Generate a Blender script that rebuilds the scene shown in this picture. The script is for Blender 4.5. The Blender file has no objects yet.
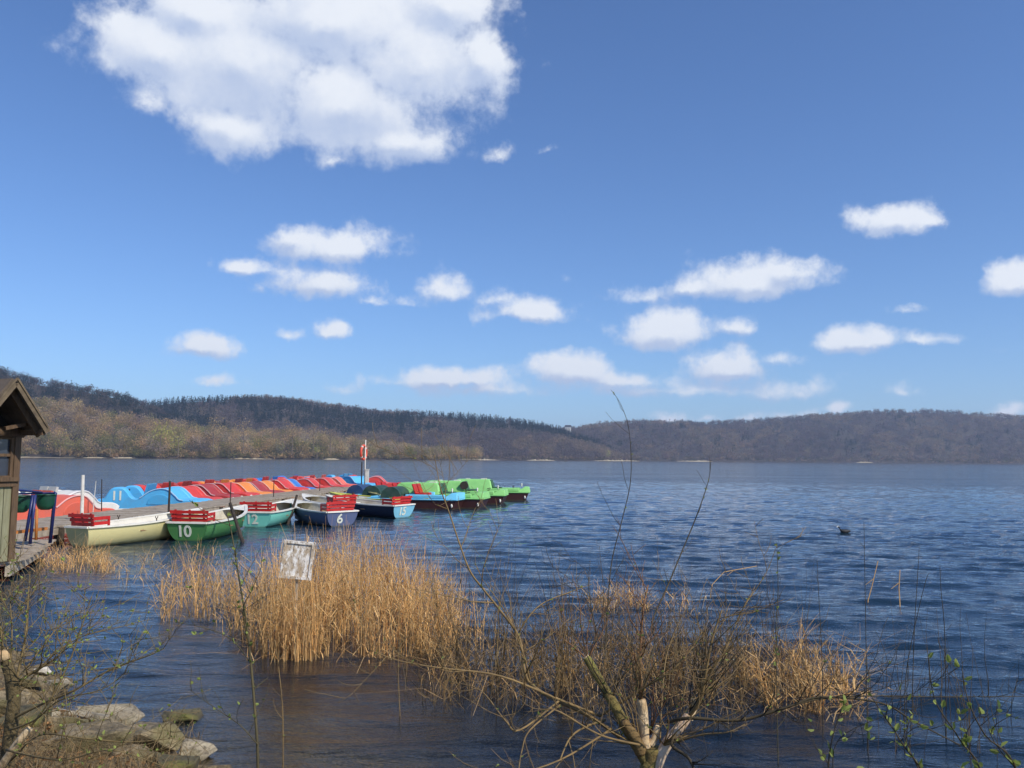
import bpy, bmesh, math, random
import numpy as np
from mathutils import Vector, Matrix, noise as mnoise

R = math.radians
random.seed(7)
rng = np.random.default_rng(7)
scn = bpy.context.scene
col = scn.collection

# ------------------------------------------------------------------ camera
F_PX, H = 850.0, 2.2
PITCH = math.atan(75.0 / F_PX)
ROLL = 0.0078
CAM = Vector((0, 0, H))
_F = Vector((0, math.cos(PITCH), math.sin(PITCH)))
_R0 = Vector((1, 0, 0)); _U0 = Vector((0, -math.sin(PITCH), math.cos(PITCH)))
_R = _R0 * math.cos(ROLL) + _U0 * math.sin(ROLL)
_U = -_R0 * math.sin(ROLL) + _U0 * math.cos(ROLL)
def ray(px, py): return _F + _R * ((px - 512) / F_PX) - _U * ((py - 384) / F_PX)
def at(px, py, D):
    r = ray(px, py); return CAM + r * (D / r.y)
def onz(px, py, z=0.0):
    r = ray(px, py); return CAM + r * ((z - H) / r.z)
cam = bpy.data.cameras.new('camera'); cam.sensor_width = 36; cam.lens = F_PX / 1024 * 36
cam.clip_start = 0.05; cam.clip_end = 20000
camo = bpy.data.objects.new('camera', cam); col.objects.link(camo)
M = Matrix((_R, _U, -_F)).transposed().to_4x4(); M.translation = CAM
camo.matrix_world = M
scn.camera = camo

# ------------------------------------------------------------------ materials
def lin(c):
    return tuple((x / 12.92 if x <= .04045 else ((x + .055) / 1.055) ** 2.4) for x in c)
def rgb(r, g, b): return lin((r / 255, g / 255, b / 255))
class NT:
    def __init__(s, tree): s.t = tree; s.n = tree.nodes; s.l = tree.links
    def new(s, typ, ins=None, **kw):
        n = s.n.new(typ)
        for k, v in kw.items(): setattr(n, k, v)
        for k, v in (ins or {}).items(): s.put(n, k, v)
        return n
    def put(s, n, k, v):
        sock = n.inputs[k]
        if isinstance(v, bpy.types.NodeSocket): s.l.new(v, sock)
        elif isinstance(v, bpy.types.Node): s.l.new(v.outputs[0], sock)
        elif isinstance(v, tuple) and sock.type == 'RGBA' and len(v) == 3: sock.default_value = (*v, 1)
        else: sock.default_value = v
    def math(s, op, a, b=0.0, c=None, clamp=False):
        n = s.new('ShaderNodeMath', {0: a, 1: b}, operation=op, use_clamp=clamp)
        if c is not None: s.put(n, 2, c)
        return n.outputs[0]
    def mix(s, f, a, b, mode='MIX'):
        n = s.n.new('ShaderNodeMix'); n.data_type = 'RGBA'; n.blend_type = mode
        s.put(n, 'Factor', f); s.put(n, 6, a); s.put(n, 7, b)
        return n.outputs[2]
    def ramp(s, f, stops, interp='LINEAR'):
        n = s.new('ShaderNodeValToRGB', {0: f}); r = n.color_ramp; r.interpolation = interp
        while len(r.elements) < len(stops): r.elements.new(.5)
        for e, (p, c) in zip(r.elements, stops):
            e.position = p; e.color = (*c, 1) if len(c) == 3 else c
        return n.outputs[0]
    def noise(s, scale, detail=4, vec=None, rough=.55, dist=0.0):
        n = s.new('ShaderNodeTexNoise', {'Scale': scale, 'Detail': detail, 'Roughness': rough, 'Distortion': dist})
        if vec is not None: s.put(n, 'Vector', vec)
        return n
def new_mat(name):
    m = bpy.data.materials.new(name); m.use_nodes = True
    t = NT(m.node_tree); t.n.clear()
    out = t.new('ShaderNodeOutputMaterial'); return m, t, out
def mat(name, c, rough=.6, var=.25, scale=6, bump=0.0, c2=None, spec=.4, stretch=None, attr=False, bscale=None):
    m, t, out = new_mat(name)
    tc = t.new('ShaderNodeTexCoord').outputs['Object']
    if stretch: tc = t.new('ShaderNodeMapping', {'Vector': tc, 'Scale': stretch}).outputs[0]
    nz = t.noise(scale, 6, tc, .62)
    f = t.ramp(nz.outputs[0], [(.3, (0, 0, 0)), (.7, (1, 1, 1))])
    if c2 is None: c2 = tuple(x * (1 - var) for x in c)
    colr = t.mix(f, c, c2)
    if attr:
        a = t.new('ShaderNodeAttribute', attribute_name='tint')
        colr = t.mix(1.0, colr, a.outputs['Color'], 'MULTIPLY')
    p = t.new('ShaderNodeBsdfPrincipled', {'Base Color': colr, 'Roughness': rough, 'Specular IOR Level': spec})
    if bump:
        nb = t.noise(bscale or scale * 4, 6, tc, .65)
        b = t.new('ShaderNodeBump', {'Height': nb.outputs[0], 'Strength': bump, 'Distance': .02})
        t.put(p, 'Normal', b)
    t.l.new(p.outputs[0], out.inputs[0])
    return m
def leafmat(name, c, c2, trans=.35):
    m, t, out = new_mat(name)
    tc = t.new('ShaderNodeTexCoord').outputs['Object']
    colr = t.mix(t.noise(9, 3, tc).outputs[0], c, c2)
    a = t.new('ShaderNodeAttribute', attribute_name='tint')
    colr = t.mix(1.0, colr, a.outputs['Color'], 'MULTIPLY')
    d = t.new('ShaderNodeBsdfPrincipled', {'Base Color': colr, 'Roughness': .65, 'Specular IOR Level': .25})
    tr = t.new('ShaderNodeBsdfTranslucent', {'Color': colr})
    mx = t.new('ShaderNodeMixShader', {0: trans, 1: d.outputs[0], 2: tr.outputs[0]})
    t.l.new(mx.outputs[0], out.inputs[0]); return m

# ------------------------------------------------------------------ object helpers
def tag(o, label=None, cat=None, group=None, kind=None):
    if label: o['label'] = label
    if cat: o['category'] = cat
    if group: o['group'] = group
    if kind: o['kind'] = kind
    return o
def empty(name, loc=(0, 0, 0), rz=0, **kw):
    o = bpy.data.objects.new(name, None); o.empty_display_size = .2
    o.location = loc; o.rotation_euler = (0, 0, rz); col.objects.link(o)
    return tag(o, **kw)
def copy_tree(o, parent=None, mats=None):
    c = o.copy(); col.objects.link(c); c.parent = parent
    for ch in list(o.children): copy_tree(ch, c)
    return c
class MB:
    def __init__(s): s.v = []; s.f = []; s.tint = None
    def add(s, vs, fs):
        b = len(s.v); s.v += [tuple(v) for v in vs]; s.f += [tuple(i + b for i in f) for f in fs]
        return s
    def box(s, c, d, rz=0.0, mtx=None):
        hx, hy, hz = d[0] / 2, d[1] / 2, d[2] / 2
        vs = [Vector((x, y, z)) for x in (-hx, hx) for y in (-hy, hy) for z in (-hz, hz)]
        m = mtx or Matrix.Rotation(rz, 3, 'Z')
        vs = [m @ v + Vector(c) for v in vs]
        return s.add(vs, [(0, 1, 3, 2), (4, 6, 7, 5), (0, 4, 5, 1), (2, 3, 7, 6), (0, 2, 6, 4), (1, 5, 7, 3)])
    def beam(s, a, b, w, h, up=Vector((0, 0, 1))):
        a, b = Vector(a), Vector(b); d = (b - a); L = d.length; d.normalize()
        sd = d.cross(up).normalized(); u2 = sd.cross(d)
        m = Matrix((d, sd, u2)).transposed()
        return s.box((a + b) / 2, (L, w, h), mtx=m)
    def tube(s, pts, r0, r1=None, n=5, cap=True):
        pts = [Vector(p) for p in pts]; r1 = r0 if r1 is None else r1
        k = len(pts); base = len(s.v); prev = None
        for i, p in enumerate(pts):
            d = (pts[min(i + 1, k - 1)] - pts[max(i - 1, 0)])
            if d.length < 1e-9: d = Vector((0, 0, 1))
            d.normalize()
            a = prev if prev is not None else (Vector((1, 0, 0)) if abs(d.x) < .8 else Vector((0, 1, 0)))
            sd = (a - d * a.dot(d)).normalized(); prev = sd; up = d.cross(sd)
            rr = r0 + (r1 - r0) * i / max(1, k - 1)
            if callable(getattr(s, 'rf', None)): rr *= s.rf(i / max(1, k - 1))
            for j in range(n):
                t = 2 * math.pi * j / n
                q = p + sd * (math.cos(t) * rr) + up * (math.sin(t) * rr); s.v.append(tuple(q))
        for i in range(k - 1):
            for j in range(n):
                a = base + i * n + j; b = base + i * n + (j + 1) % n
                s.f.append((a, b, b + n, a + n))
        if cap:
            s.f.append(tuple(base + j for j in range(n))[::-1]); s.f.append(tuple(base + (k - 1) * n + j for j in range(n)))
        return s
    def ball(s, c, r, seg=10, rings=7, nz=0.0):
        r = (r, r, r) if not hasattr(r, '__len__') else r
        vs = []; fs = []
        for i in range(rings + 1):
            th = math.pi * i / rings
            for j in range(seg):
                ph = 2 * math.pi * j / seg
                vs.append((c[0] + r[0] * math.sin(th) * math.cos(ph), c[1] + r[1] * math.sin(th) * math.sin(ph), c[2] + r[2] * math.cos(th)))
        for i in range(rings):
            for j in range(seg):
                a = i * seg + j; b = i * seg + (j + 1) % seg
                fs.append((a, a + seg, b + seg, b))
        return s.add(vs, fs)
    def build(s, name, m, parent=None, smooth=False, tintf=None):
        me = bpy.data.meshes.new(name); me.from_pydata(s.v, [], s.f); me.update()
        me.materials.append(m)
        if smooth: me.polygons.foreach_set('use_smooth', [True] * len(me.polygons))
        if s.tint is not None:
            a = me.color_attributes.new('tint', 'FLOAT_COLOR', 'POINT')
            a.data.foreach_set('color', np.asarray(s.tint, dtype=np.float32).ravel())
        o = bpy.data.objects.new(name, me); col.objects.link(o)
        if parent: o.parent = parent
        return o
def np_mesh(name, V, F, m, parent=None, tint=None, smooth=False):
    V = np.asarray(V, dtype=np.float32); F = np.asarray(F, dtype=np.int32)
    k = F.shape[1]; me = bpy.data.meshes.new(name)
    me.vertices.add(len(V)); me.vertices.foreach_set('co', V.ravel())
    me.loops.add(F.size); me.loops.foreach_set('vertex_index', F.ravel())
    me.polygons.add(len(F)); me.polygons.foreach_set('loop_start', np.arange(0, F.size, k, dtype=np.int32))
    me.polygons.foreach_set('use_smooth', np.full(len(F), smooth))
    me.update(calc_edges=True); me.validate()
    me.materials.append(m)
    if tint is not None:
        a = me.color_attributes.new('tint', 'FLOAT_COLOR', 'POINT')
        T = np.ones((len(V), 4), dtype=np.float32); T[:, :3] = tint
        a.data.foreach_set('color', T.ravel())
    o = bpy.data.objects.new(name, me); col.objects.link(o)
    if parent: o.parent = parent
    return o
def grid_faces(nr, nc):
    i, j = np.meshgrid(np.arange(nr - 1), np.arange(nc - 1), indexing='ij')
    a = (i * nc + j).ravel()
    return np.stack([a, a + 1, a + nc + 1, a + nc], 1)
def text_part(body, size, m, parent, loc, rot, name='number', extrude=.003):
    cu = bpy.data.curves.new(name, 'FONT'); cu.body = body; cu.size = size; cu.extrude = extrude
    cu.align_x = 'CENTER'; cu.align_y = 'CENTER'; cu.offset = size * .02; cu.space_character = .92
    tmp = bpy.data.objects.new('tmp', cu); col.objects.link(tmp)
    bpy.context.view_layer.update()
    me = bpy.data.meshes.new_from_object(tmp.evaluated_get(bpy.context.evaluated_depsgraph_get()))
    bpy.data.objects.remove(tmp)
    me.materials.clear(); me.materials.append(m)
    o = bpy.data.objects.new(name, me); col.objects.link(o); o.parent = parent
    o.location = loc; o.rotation_euler = rot
    return o

# ------------------------------------------------------------------ world: Nishita sky + clouds by direction
SUN_EL, SUN_AZ = R(43), R(127)      # azimuth clockwise from +Y (view direction)
def azel(px, py):
    r = ray(px, py).normalized(); return math.atan2(r.x, r.y), math.asin(r.z)
CLOUDS = [  # px, py, rx, ry, strength
 (160,48,78,42,1),(238,62,100,70,1.1),(225,127,52,30,1),(330,20,120,48,1.05),(345,108,112,48,1.05),(425,62,84,58,1),
 (483,62,42,36,.95),(400,142,62,22,.9),(200,10,70,36,1),(450,8,60,40,1),(150,95,40,22,.7),(335,160,26,12,.55),(110,55,45,30,.7),
 (495,155,15,9,.5),(547,152,10,7,.42),
 (332,246,64,21,1),(243,267,28,11,.85),(322,283,58,24,1),(378,303,17,8,.6),(290,236,24,15,.9),
 (330,332,22,14,.9),(203,347,40,16,.9),(218,385,20,6,.65),(449,287,20,16,.7),(286,333,18,7,.45),(415,303,16,7,.45),
 (540,313,50,17,1),(500,298,20,9,.6),(573,276,9,9,.5),
 (752,278,74,23,1.05),(785,268,42,20,1),(695,285,40,14,.8),(645,292,34,11,.5),(665,328,44,23,1.05),(735,323,30,13,.7),
 (728,364,40,21,1),(775,357,34,11,.65),(572,370,46,20,1.05),(625,378,72,13,.8),(447,377,60,13,1),(395,380,26,8,.6),(500,388,120,11,.64),
 (892,218,44,18,1.05),(925,219,26,8,.75),(1014,276,32,20,1.05),(858,340,46,16,1),(918,339,34,8,.7),(903,308,24,7,.6),
 (672,417,18,9,.8),(708,419,16,7,.75),(785,413,30,8,.65),(843,407,16,7,.7),(1005,411,18,8,.85),(745,417,16,6,.6),(899,388,16,6,.45),(345,388,18,7,.4),(1002,347,16,8,.35),
 (660,388,190,12,.6)]
def cloud_group():
    g = bpy.data.node_groups.new('cloud_field', 'ShaderNodeTree')
    g.interface.new_socket('Vector', in_out='INPUT', socket_type='NodeSocketVector')
    g.interface.new_socket('Value', in_out='OUTPUT', socket_type='NodeSocketFloat')
    t = NT(g); gi = t.new('NodeGroupInput'); go = t.new('NodeGroupOutput')
    cur = None
    for (px, py, rx, ry, w) in CLOUDS:
        if w < .75: w *= .8
        elif py > 160: w *= .93
        if not (w >= .7 and py < 160): py += ry * .22; ry *= 1.1
        a, e = azel(px, py)
        ra = abs(azel(px + rx, py)[0] - azel(px - rx, py)[0]) / 2; re = abs(azel(px, py - ry)[1] - azel(px, py + ry)[1]) / 2
        k1 = 1 / ra; k2 = 1 / re
        n = t.new('ShaderNodeVectorMath', {0: gi.outputs[0], 1: (k1, k2, 0), 2: (-a * k1, -e * k2, 0)}, operation='MULTIPLY_ADD')
        if not (w >= .7 and py < 160):      # cumulus with flat bases: the lower half is squashed
            ng = t.new('ShaderNodeVectorMath', {0: n.outputs[0], 1: (-1, -1.7, 0)}, operation='MULTIPLY')
            n = t.new('ShaderNodeVectorMath', {0: n.outputs[0], 1: ng.outputs[0]}, operation='MAXIMUM')
        L = t.new('ShaderNodeVectorMath', {0: n.outputs[0]}, operation='LENGTH').outputs['Value']
        v = t.math('MULTIPLY_ADD', L, -w * .75, w)       # w at centre
        cur = v if cur is None else t.new('ShaderNodeMath', {0: cur, 1: v, 2: .3}, operation='SMOOTH_MAX').outputs[0]
    t.l.new(cur, go.inputs[0]); return g
def build_world():
    w = bpy.data.worlds.new('World'); scn.world = w; w.use_nodes = True
    t = NT(w.node_tree); t.n.clear()
    out = t.new('ShaderNodeOutputWorld')
    sky = t.new('ShaderNodeTexSky'); sky.sky_type = 'NISHITA'; sky.sun_disc = False
    sky.sun_elevation = SUN_EL; sky.sun_rotation = SUN_AZ
    sky.air_density = 1.0; sky.dust_density = .45; sky.ozone_density = 2.2; sky.altitude = 275
    base = t.mix(1.0, sky.outputs[0], SKY_TINT, 'MULTIPLY')
    tc = t.new('ShaderNodeTexCoord').outputs['Generated']
    dirn = t.new('ShaderNodeVectorMath', {0: tc}, operation='NORMALIZE').outputs[0]
    sp = t.new('ShaderNodeSeparateXYZ', {0: dirn})
    az = t.math('ARCTAN2', sp.outputs[0], sp.outputs[1]); el = t.math('ARCSINE', sp.outputs[2])
    ae = t.new('ShaderNodeCombineXYZ', {0: az, 1: el}).outputs[0]
    n1 = t.noise(9, 7, dirn, .6); n2 = t.noise(38, 6, dirn, .62)
    d1 = t.new('ShaderNodeVectorMath', {0: n1.outputs['Color'], 1: (.5, .5, .5)}, operation='SUBTRACT').outputs[0]
    d2 = t.new('ShaderNodeVectorMath', {0: n2.outputs['Color'], 1: (.5, .5, .5)}, operation='SUBTRACT').outputs[0]
    v = t.new('ShaderNodeVectorMath', {0: d1, 1: (.06, .034, 0), 2: ae}, operation='MULTIPLY_ADD').outputs[0]
    v = t.new('ShaderNodeVectorMath', {0: d2, 1: (.02, .012, 0), 2: v}, operation='MULTIPLY_ADD').outputs[0]
    g = cloud_group()
    def field(vec):
        n = t.n.new('ShaderNodeGroup'); n.node_tree = g; t.put(n, 0, vec); return n.outputs[0]
    f0 = field(v)
    up = t.new('ShaderNodeVectorMath', {0: v, 1: (.006, .013, 0)}, operation='ADD').outputs[0]
    f1 = field(up)
    n3 = t.noise(22, 10, dirn, .62)
    nn = t.math('MULTIPLY_ADD', n3.outputs[0], 1.5, -.75)
    fa = t.math('ADD', f0, nn)
    alpha = t.new('ShaderNodeMapRange', {'Value': fa, 'From Min': .06, 'From Max': .62}, interpolation_type='SMOOTHSTEP').outputs[0]
    alpha = t.math('MULTIPLY', alpha, .97)
    # sunlit tops, greyer bases: difference of the field towards the light
    sh = t.math('SUBTRACT', f1, f0)
    sh = t.math('MULTIPLY_ADD', n3.outputs[0], -.55, sh)
    sh = t.math('MULTIPLY_ADD', n1.outputs[0], -.5, sh)
    shade = t.new('ShaderNodeMapRange', {'Value': sh, 'From Min': -.80, 'From Max': -.26}, interpolation_type='SMOOTHSTEP').outputs[0]
    cc = t.mix(shade, CLOUD_LIT, CLOUD_BASE)
    fin = t.mix(alpha, base, cc)
    bg = t.new('ShaderNodeBackground', {'Color': fin, 'Strength': SKY_STR})
    t.l.new(bg.outputs[0], out.inputs[0])
    w.cycles.sampling_method = 'MANUAL'; w.cycles.sample_map_resolution = 1024
SKY_STR = .13
SKY_TINT = (.60, .785, 1.06)
CLOUD_LIT = (6.5, 6.8, 7.3); CLOUD_BASE = (3.8, 4.5, 6.0)
build_world()
sl = bpy.data.lights.new('sun', 'SUN'); sl.energy = 4.3; sl.angle = R(.53); sl.color = (1, .94, .84)
so = bpy.data.objects.new('sun', sl); col.objects.link(so)
sd = Vector((math.sin(SUN_AZ) * math.cos(SUN_EL), math.cos(SUN_AZ) * math.cos(SUN_EL), math.sin(SUN_EL)))
so.rotation_euler = sd.to_track_quat('Z', 'Y').to_euler(); so.location = sd * 60

# ------------------------------------------------------------------ water
def wave_h(X, Y):
    r = np.random.default_rng(3); h = np.zeros_like(X)
    for i in range(46):
        lam = .17 * (7.5 ** r.random()); th = r.normal(0, .20) + .08
        k = 2 * np.pi / lam; a = .0058 * lam ** 1.15 * (.5 + r.random())
        ph = r.random() * 6.28
        h += a * np.sin(k * (X * np.sin(th) + Y * np.cos(th)) + ph + .8 * np.sin(X * .35 + ph) + .5 * np.sin(Y * .21 + 2 * ph))
    return h
def build_water():
    r1 = np.geomspace(2.2, 130, 640); r2 = np.geomspace(133, 9000, 40)
    rr = np.concatenate([r1, r2]); th = np.linspace(-1.15, 1.15, 900)
    RR, TH = np.meshgrid(rr, th, indexing='ij')
    X = RR * np.sin(TH); Y = RR * np.cos(TH)
    Z = wave_h(X, Y)
    fade = np.clip((130 - RR) / 90, 0, 1)
    calm = .45 + .55 / (1 + np.exp(-((X + 3.5) / 1.6 + (Y - 12) / 22)))          # sheltered water round the boats
    lee = 1 - .72 * np.exp(-(((X + 1.6) / 2.6) ** 2 + ((Y - 7.6) / 2.0) ** 2))     # flat water in the lee of the reed bed
    near = (.5 + .5 * np.clip((RR - 5) / 5, 0, 1)) * lee
    Z = Z * fade * calm * near
    m, t, out = new_mat('lake water')
    tc = t.new('ShaderNodeTexCoord').outputs['Object']
    mp = t.new('ShaderNodeMapping', {'Vector': tc, 'Scale': (.38, 1, 1), 'Rotation': (0, 0, .12)}).outputs[0]
    nA = t.noise(8, 6, mp, .62, .4); nB = t.noise(1.7, 7, mp, .64, .3); nC = t.noise(.07, 6, mp, .62)
    b1 = t.new('ShaderNodeBump', {'Height': nA.outputs[0], 'Strength': .28, 'Distance': .03})
    amp = t.math('MULTIPLY', t.ramp(nC.outputs[0], [(.3, (.35, .35, .35)), (.7, (1, 1, 1))]), 1.25)
    b2 = t.new('ShaderNodeBump', {'Height': nB.outputs[0], 'Strength': amp, 'Distance': .075, 'Normal': b1.outputs[0]})
    nrm = b2.outputs[0]
    gl = t.new('ShaderNodeBsdfGlossy', {'Color': (.96, .97, 1.0), 'Roughness': .07, 'Normal': nrm})
    sp = t.new('ShaderNodeSeparateXYZ', {0: tc})
    # depth of view into the shallows near the bank
    dd = t.new('ShaderNodeVectorMath', {0: tc, 1: (1.2, 1, 0)}, operation='MULTIPLY').outputs[0]
    dd = t.new('ShaderNodeVectorMath', {0: dd, 1: (1.5, -4, 0)}, operation='ADD').outputs[0]
    ln = t.new('ShaderNodeVectorMath', {0: dd}, operation='LENGTH').outputs['Value']
    sh = t.new('ShaderNodeMapRange', {'Value': ln, 'From Min': 1.5, 'From Max': 11, 'To Min': .95, 'To Max': .0}, interpolation_type='SMOOTHSTEP').outputs[0]
    deep = t.new('ShaderNodeBsdfDiffuse', {'Color': (.009, .024, .042)})
    clear = t.new('ShaderNodeBsdfTransparent', {'Color': (.60, .60, .37)})
    body = t.new('ShaderNodeMixShader', {0: sh, 1: deep.outputs[0], 2: clear.outputs[0]})
    fr = t.new('ShaderNodeFresnel', {'IOR': 1.333, 'Normal': nrm})
    sf = t.new('ShaderNodeMixShader', {0: fr.outputs[0], 1: body.outputs[0], 2: gl.outputs[0]})
    t.l.new(sf.outputs[0], out.inputs[0])
    o = np_mesh('water', np.stack([X, Y, Z], -1).reshape(-1, 3), grid_faces(*X.shape), m, smooth=True)
    tag(o, 'rippled dark blue lake water stretching to the far wooded shore', 'water', kind='structure')
build_water()

# ------------------------------------------------------------------ bank and lake bed (one sheet)
def shore_y(X):   # distance of the waterline in front of the camera
    return np.interp(X, [-9, -4.9, -3.7, -2.6, -1.9, -1.2, 0], [12.3, 9.0, 7.7, 6.6, 5.7, 4.4, 3.7]) + .22 * np.sin(X * 2.1) + .15 * np.sin(X * 5.3)
def ground_z(X, Y):
    d = Y - shore_y(X)
    n = .035 * np.sin(X * 6.1 + Y * 4.7) * np.sin(Y * 5.9 - X * 3.3) + .03 * np.sin(X * 13 + 2) * np.cos(Y * 11)
    z = np.where(d < 0, -.24 * d, -.16 * d)
    return np.clip(z, -1.4, .85) + n
def build_ground():
    xs = np.linspace(-24, 16, 330); ys = np.linspace(-8, 26, 300)
    X, Y = np.meshgrid(xs, ys); Z = ground_z(X, Y)
    far = Y > 16
    Z = np.where(far, np.minimum(Z, -1.2), Z)
    m, t, out = new_mat('bank soil')
    tc = t.new('ShaderNodeTexCoord').outputs['Object']
    n1 = t.noise(3, 7, tc, .65); n2 = t.noise(24, 5, tc, .7)
    c = t.mix(n1.outputs[0], rgb(96, 80, 52), rgb(64, 54, 38))
    c = t.mix(t.ramp(n2.outputs[0], [(.45, (0, 0, 0)), (.62, (1, 1, 1))]), c, rgb(142, 122, 84))
    p = t.new('ShaderNodeBsdfPrincipled', {'Base Color': c, 'Roughness': .9})
    b = t.new('ShaderNodeBump', {'Height': n2.outputs[0], 'Strength': .8, 'Distance': .03}); t.put(p, 'Normal', b)
    t.l.new(p.outputs[0], out.inputs[0])
    o = np_mesh('ground', np.stack([X, Y, Z], -1).reshape(-1, 3), grid_faces(*X.shape), m, smooth=True)
    tag(o, 'muddy brown bank sloping under the water at the bottom left', 'ground', kind='structure')
    # deep bed below all the rest, out past the hills
    m2 = mat('lake mud', (.05, .05, .04), .9)
    b = MB(); b.add([(-9000, -1500, -1.6), (9000, -1500, -1.6), (9000, 9000, -1.6), (-9000, 9000, -1.6)], [(0, 1, 2, 3)])
    tag(b.build('lake_bed', m2), 'dark mud bed under the lake', 'lake bed', kind='structure')
build_ground()

# ------------------------------------------------------------------ far hills
def hz(px): return 459 + (px - 512) * .0078
def prof(pts):
    xs = [p[0] for p in pts]; ys = [p[1] for p in pts]
    return lambda x: np.interp(x, xs, ys)
class Hill:
    def __init__(s, x0, x1, sky, Ds, Dr, tree, seed, name, label, m, power=1.0):
        s.x0, s.x1, s.sky, s.Ds, s.Dr, s.tree, s.p = x0, x1, prof(sky), prof(Ds), prof(Dr), tree, power
        xs = np.linspace(x0, x1, 220); ts = np.concatenate([np.linspace(-.02, 1, 40), np.linspace(1.05, 1.8, 12)])
        T, PX = np.meshgrid(ts, xs, indexing='ij')
        P = s.pos(PX, T)
        o = np_mesh(name, P.reshape(-1, 3), grid_faces(*PX.shape), m, smooth=True)
        tag(o, label, 'hill', kind='structure')
    def pos(s, PX, T):
        PX = np.asarray(PX, float); T = np.asarray(T, float)
        D0 = s.Ds(PX); D1 = s.Dr(PX)
        D = D0 + (D1 - D0) * T
        top = (hz(PX) - s.sky(PX)) / F_PX * D1 + H - s.tree * .8
        tt = np.clip(T, 0, 1)
        prof_ = (tt ** s.p) * (1.25 - .25 * tt)
        n = np.sin(PX * .045 + T * 3) * .5 + np.sin(PX * .11 - T * 7) * .3 + np.sin(PX * .021 + T * 11) * .4
        Z = top * prof_ + np.where((T > 0) & (T < 1), n * top * .09 * np.sin(np.pi * tt), 0)
        Z = np.where(T > 1, top * (1 - .35 * (T - 1)), Z)
        Z = np.where(T <= 0, -.5 + T * 20, Z) + np.where((T > 0) & (T < .05), .8, 0)
        X = (PX - 512) / F_PX * D
        return np.stack([X, D, Z], -1)
m_hill = mat('leaf litter hill', rgb(74, 62, 52), .95, scale=.01, c2=rgb(58, 54, 42))
hillC = Hill(440, 1420, [(440,432),(500,425),(530,424),(555,427),(580,426),(600,422),(630,419),(680,420),(700,421),(760,418),(800,415),(840,412),(880,409),(930,409),(980,412),(1024,415),(1150,422),(1420,430)],
             [(440,1750),(800,1900),(1420,1700)], [(440,2300),(700,2500),(900,2600),(1420,2400)], 15, 1, 'hills', 'brown wooded hill across the lake on the right', m_hill, .95)
hillB = Hill(90, 640, [(90,404),(147,402),(170,398),(220,396),(270,395),(300,398),(340,404),(380,410),(420,411),(460,413),(500,417),(530,421),(555,426),(600,440),(640,462)],
             [(90,1250),(400,1350),(640,1650)], [(90,1700),(400,1850),(640,2000)], 15, 2, 'hills', 'dark wooded ridge across the lake in the middle', m_hill, .95)
hillA = Hill(-420, 215, [(-420,340),(-100,352),(0,366),(20,372),(40,378),(70,382),(95,387),(120,392),(140,398),(160,408),(215,440)],
             [(-420,900),(215,1150)], [(-420,1200),(0,1300),(215,1450)], 15, 3, 'hills', 'steep dark wooded hillside at the far left', m_hill, .95)
hillL = Hill(-420, 480, [(-420,392),(0,402),(30,400),(60,400),(80,404),(100,414),(150,420),(205,428),(250,434),(300,432),(345,440),(400,447),(440,452),(480,459)],
             [(-420,780),(100,860),(300,950),(480,1150)], [(-420,900),(100,980),(300,1080),(480,1200)], 14, 4, 'hills', 'low wooded spur of pale trees at the left shore', m_hill, 1.0)

def shard_crowns(P, Hh, Wd, n, size, r, dome=True, cone=None):
    """fuzzy crowns: n small triangles each, spread through the crown's volume"""
    N = len(P)
    u = r.normal(size=(N, n, 3)); u /= np.linalg.norm(u, axis=2, keepdims=True)
    rad = r.random((N, n, 1)) ** .45
    q = u * rad
    if cone is not None:
        hh = r.random((N, n)) ** 1.4; ang = r.random((N, n)) * 6.283; rr = (1 - hh) * (r.random((N, n)) ** .5)
        qc = np.stack([np.cos(ang) * rr, np.sin(ang) * rr, hh * 2 - 1], -1)
        q = np.where(cone[:, None, None], qc, q)
    C = P[:, None, :] + np.stack([q[..., 0] * Wd[:, None] / 2, q[..., 1] * Wd[:, None] / 2, (q[..., 2] * .5 + .55) * Hh[:, None]], -1)
    off = r.normal(size=(N, n, 3, 3)) * (size * Wd / 10)[:, None, None, None]
    V = (C[:, :, None, :] + off).reshape(-1, 3)
    F = np.arange(len(V)).reshape(-1, 3)
    return V, F
def far_mat():
    m, t, out = new_mat('bare far canopy')
    a = t.new('ShaderNodeAttribute', attribute_name='tint')
    d = t.new('ShaderNodeBsdfDiffuse', {'Color': a.outputs['Color']}); tr = t.new('ShaderNodeBsdfTranslucent', {'Color': a.outputs['Color']})
    mx = t.new('ShaderNodeMixShader', {0: .5, 1: d.outputs[0], 2: tr.outputs[0]})
    t.l.new(mx.outputs[0], out.inputs[0]); return m
m_far = far_mat()
def forest(hill, name, label, N, n, hrange, wrange, colfn, seed, size=1.0, tmax=1.12, tmin=.01, x0=None, x1=None, conefn=None):
    r = np.random.default_rng(seed)
    PX = r.uniform(hill.x0 if x0 is None else x0, hill.x1 if x1 is None else x1, N); T = r.uniform(tmin, tmax, N)
    P = hill.pos(PX, T); P[:, 2] = np.maximum(P[:, 2], .3)
    Hh = r.uniform(*hrange, N); Wd = r.uniform(*wrange, N)
    C, cone = colfn(PX, T, P, r)
    Hh = np.where(cone, Hh * 1.05, Hh); Wd = np.where(cone, Wd * .7, Wd)
    V, F = shard_crowns(P, Hh, Wd, n, size, r, cone=cone)
    tint = np.repeat(C, n * 3, axis=0)
    o = np_mesh(name, V, F, m_far, tint=tint)
    tag(o, label, 'forest', kind='stuff'); return o
def pick(base, r, s=.14):
    return base * (1 + r.normal(size=(len(base), 1)) * s) * (1 + r.normal(size=base.shape) * .04)
def sinn(x, y, s): return np.sin(x * .031 + s) * np.cos(y * 4.1 + s * 2) + .6 * np.sin(x * .083 + y * 6 + s * 3) + .4 * np.sin(x * .19 - y * 11)
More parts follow.
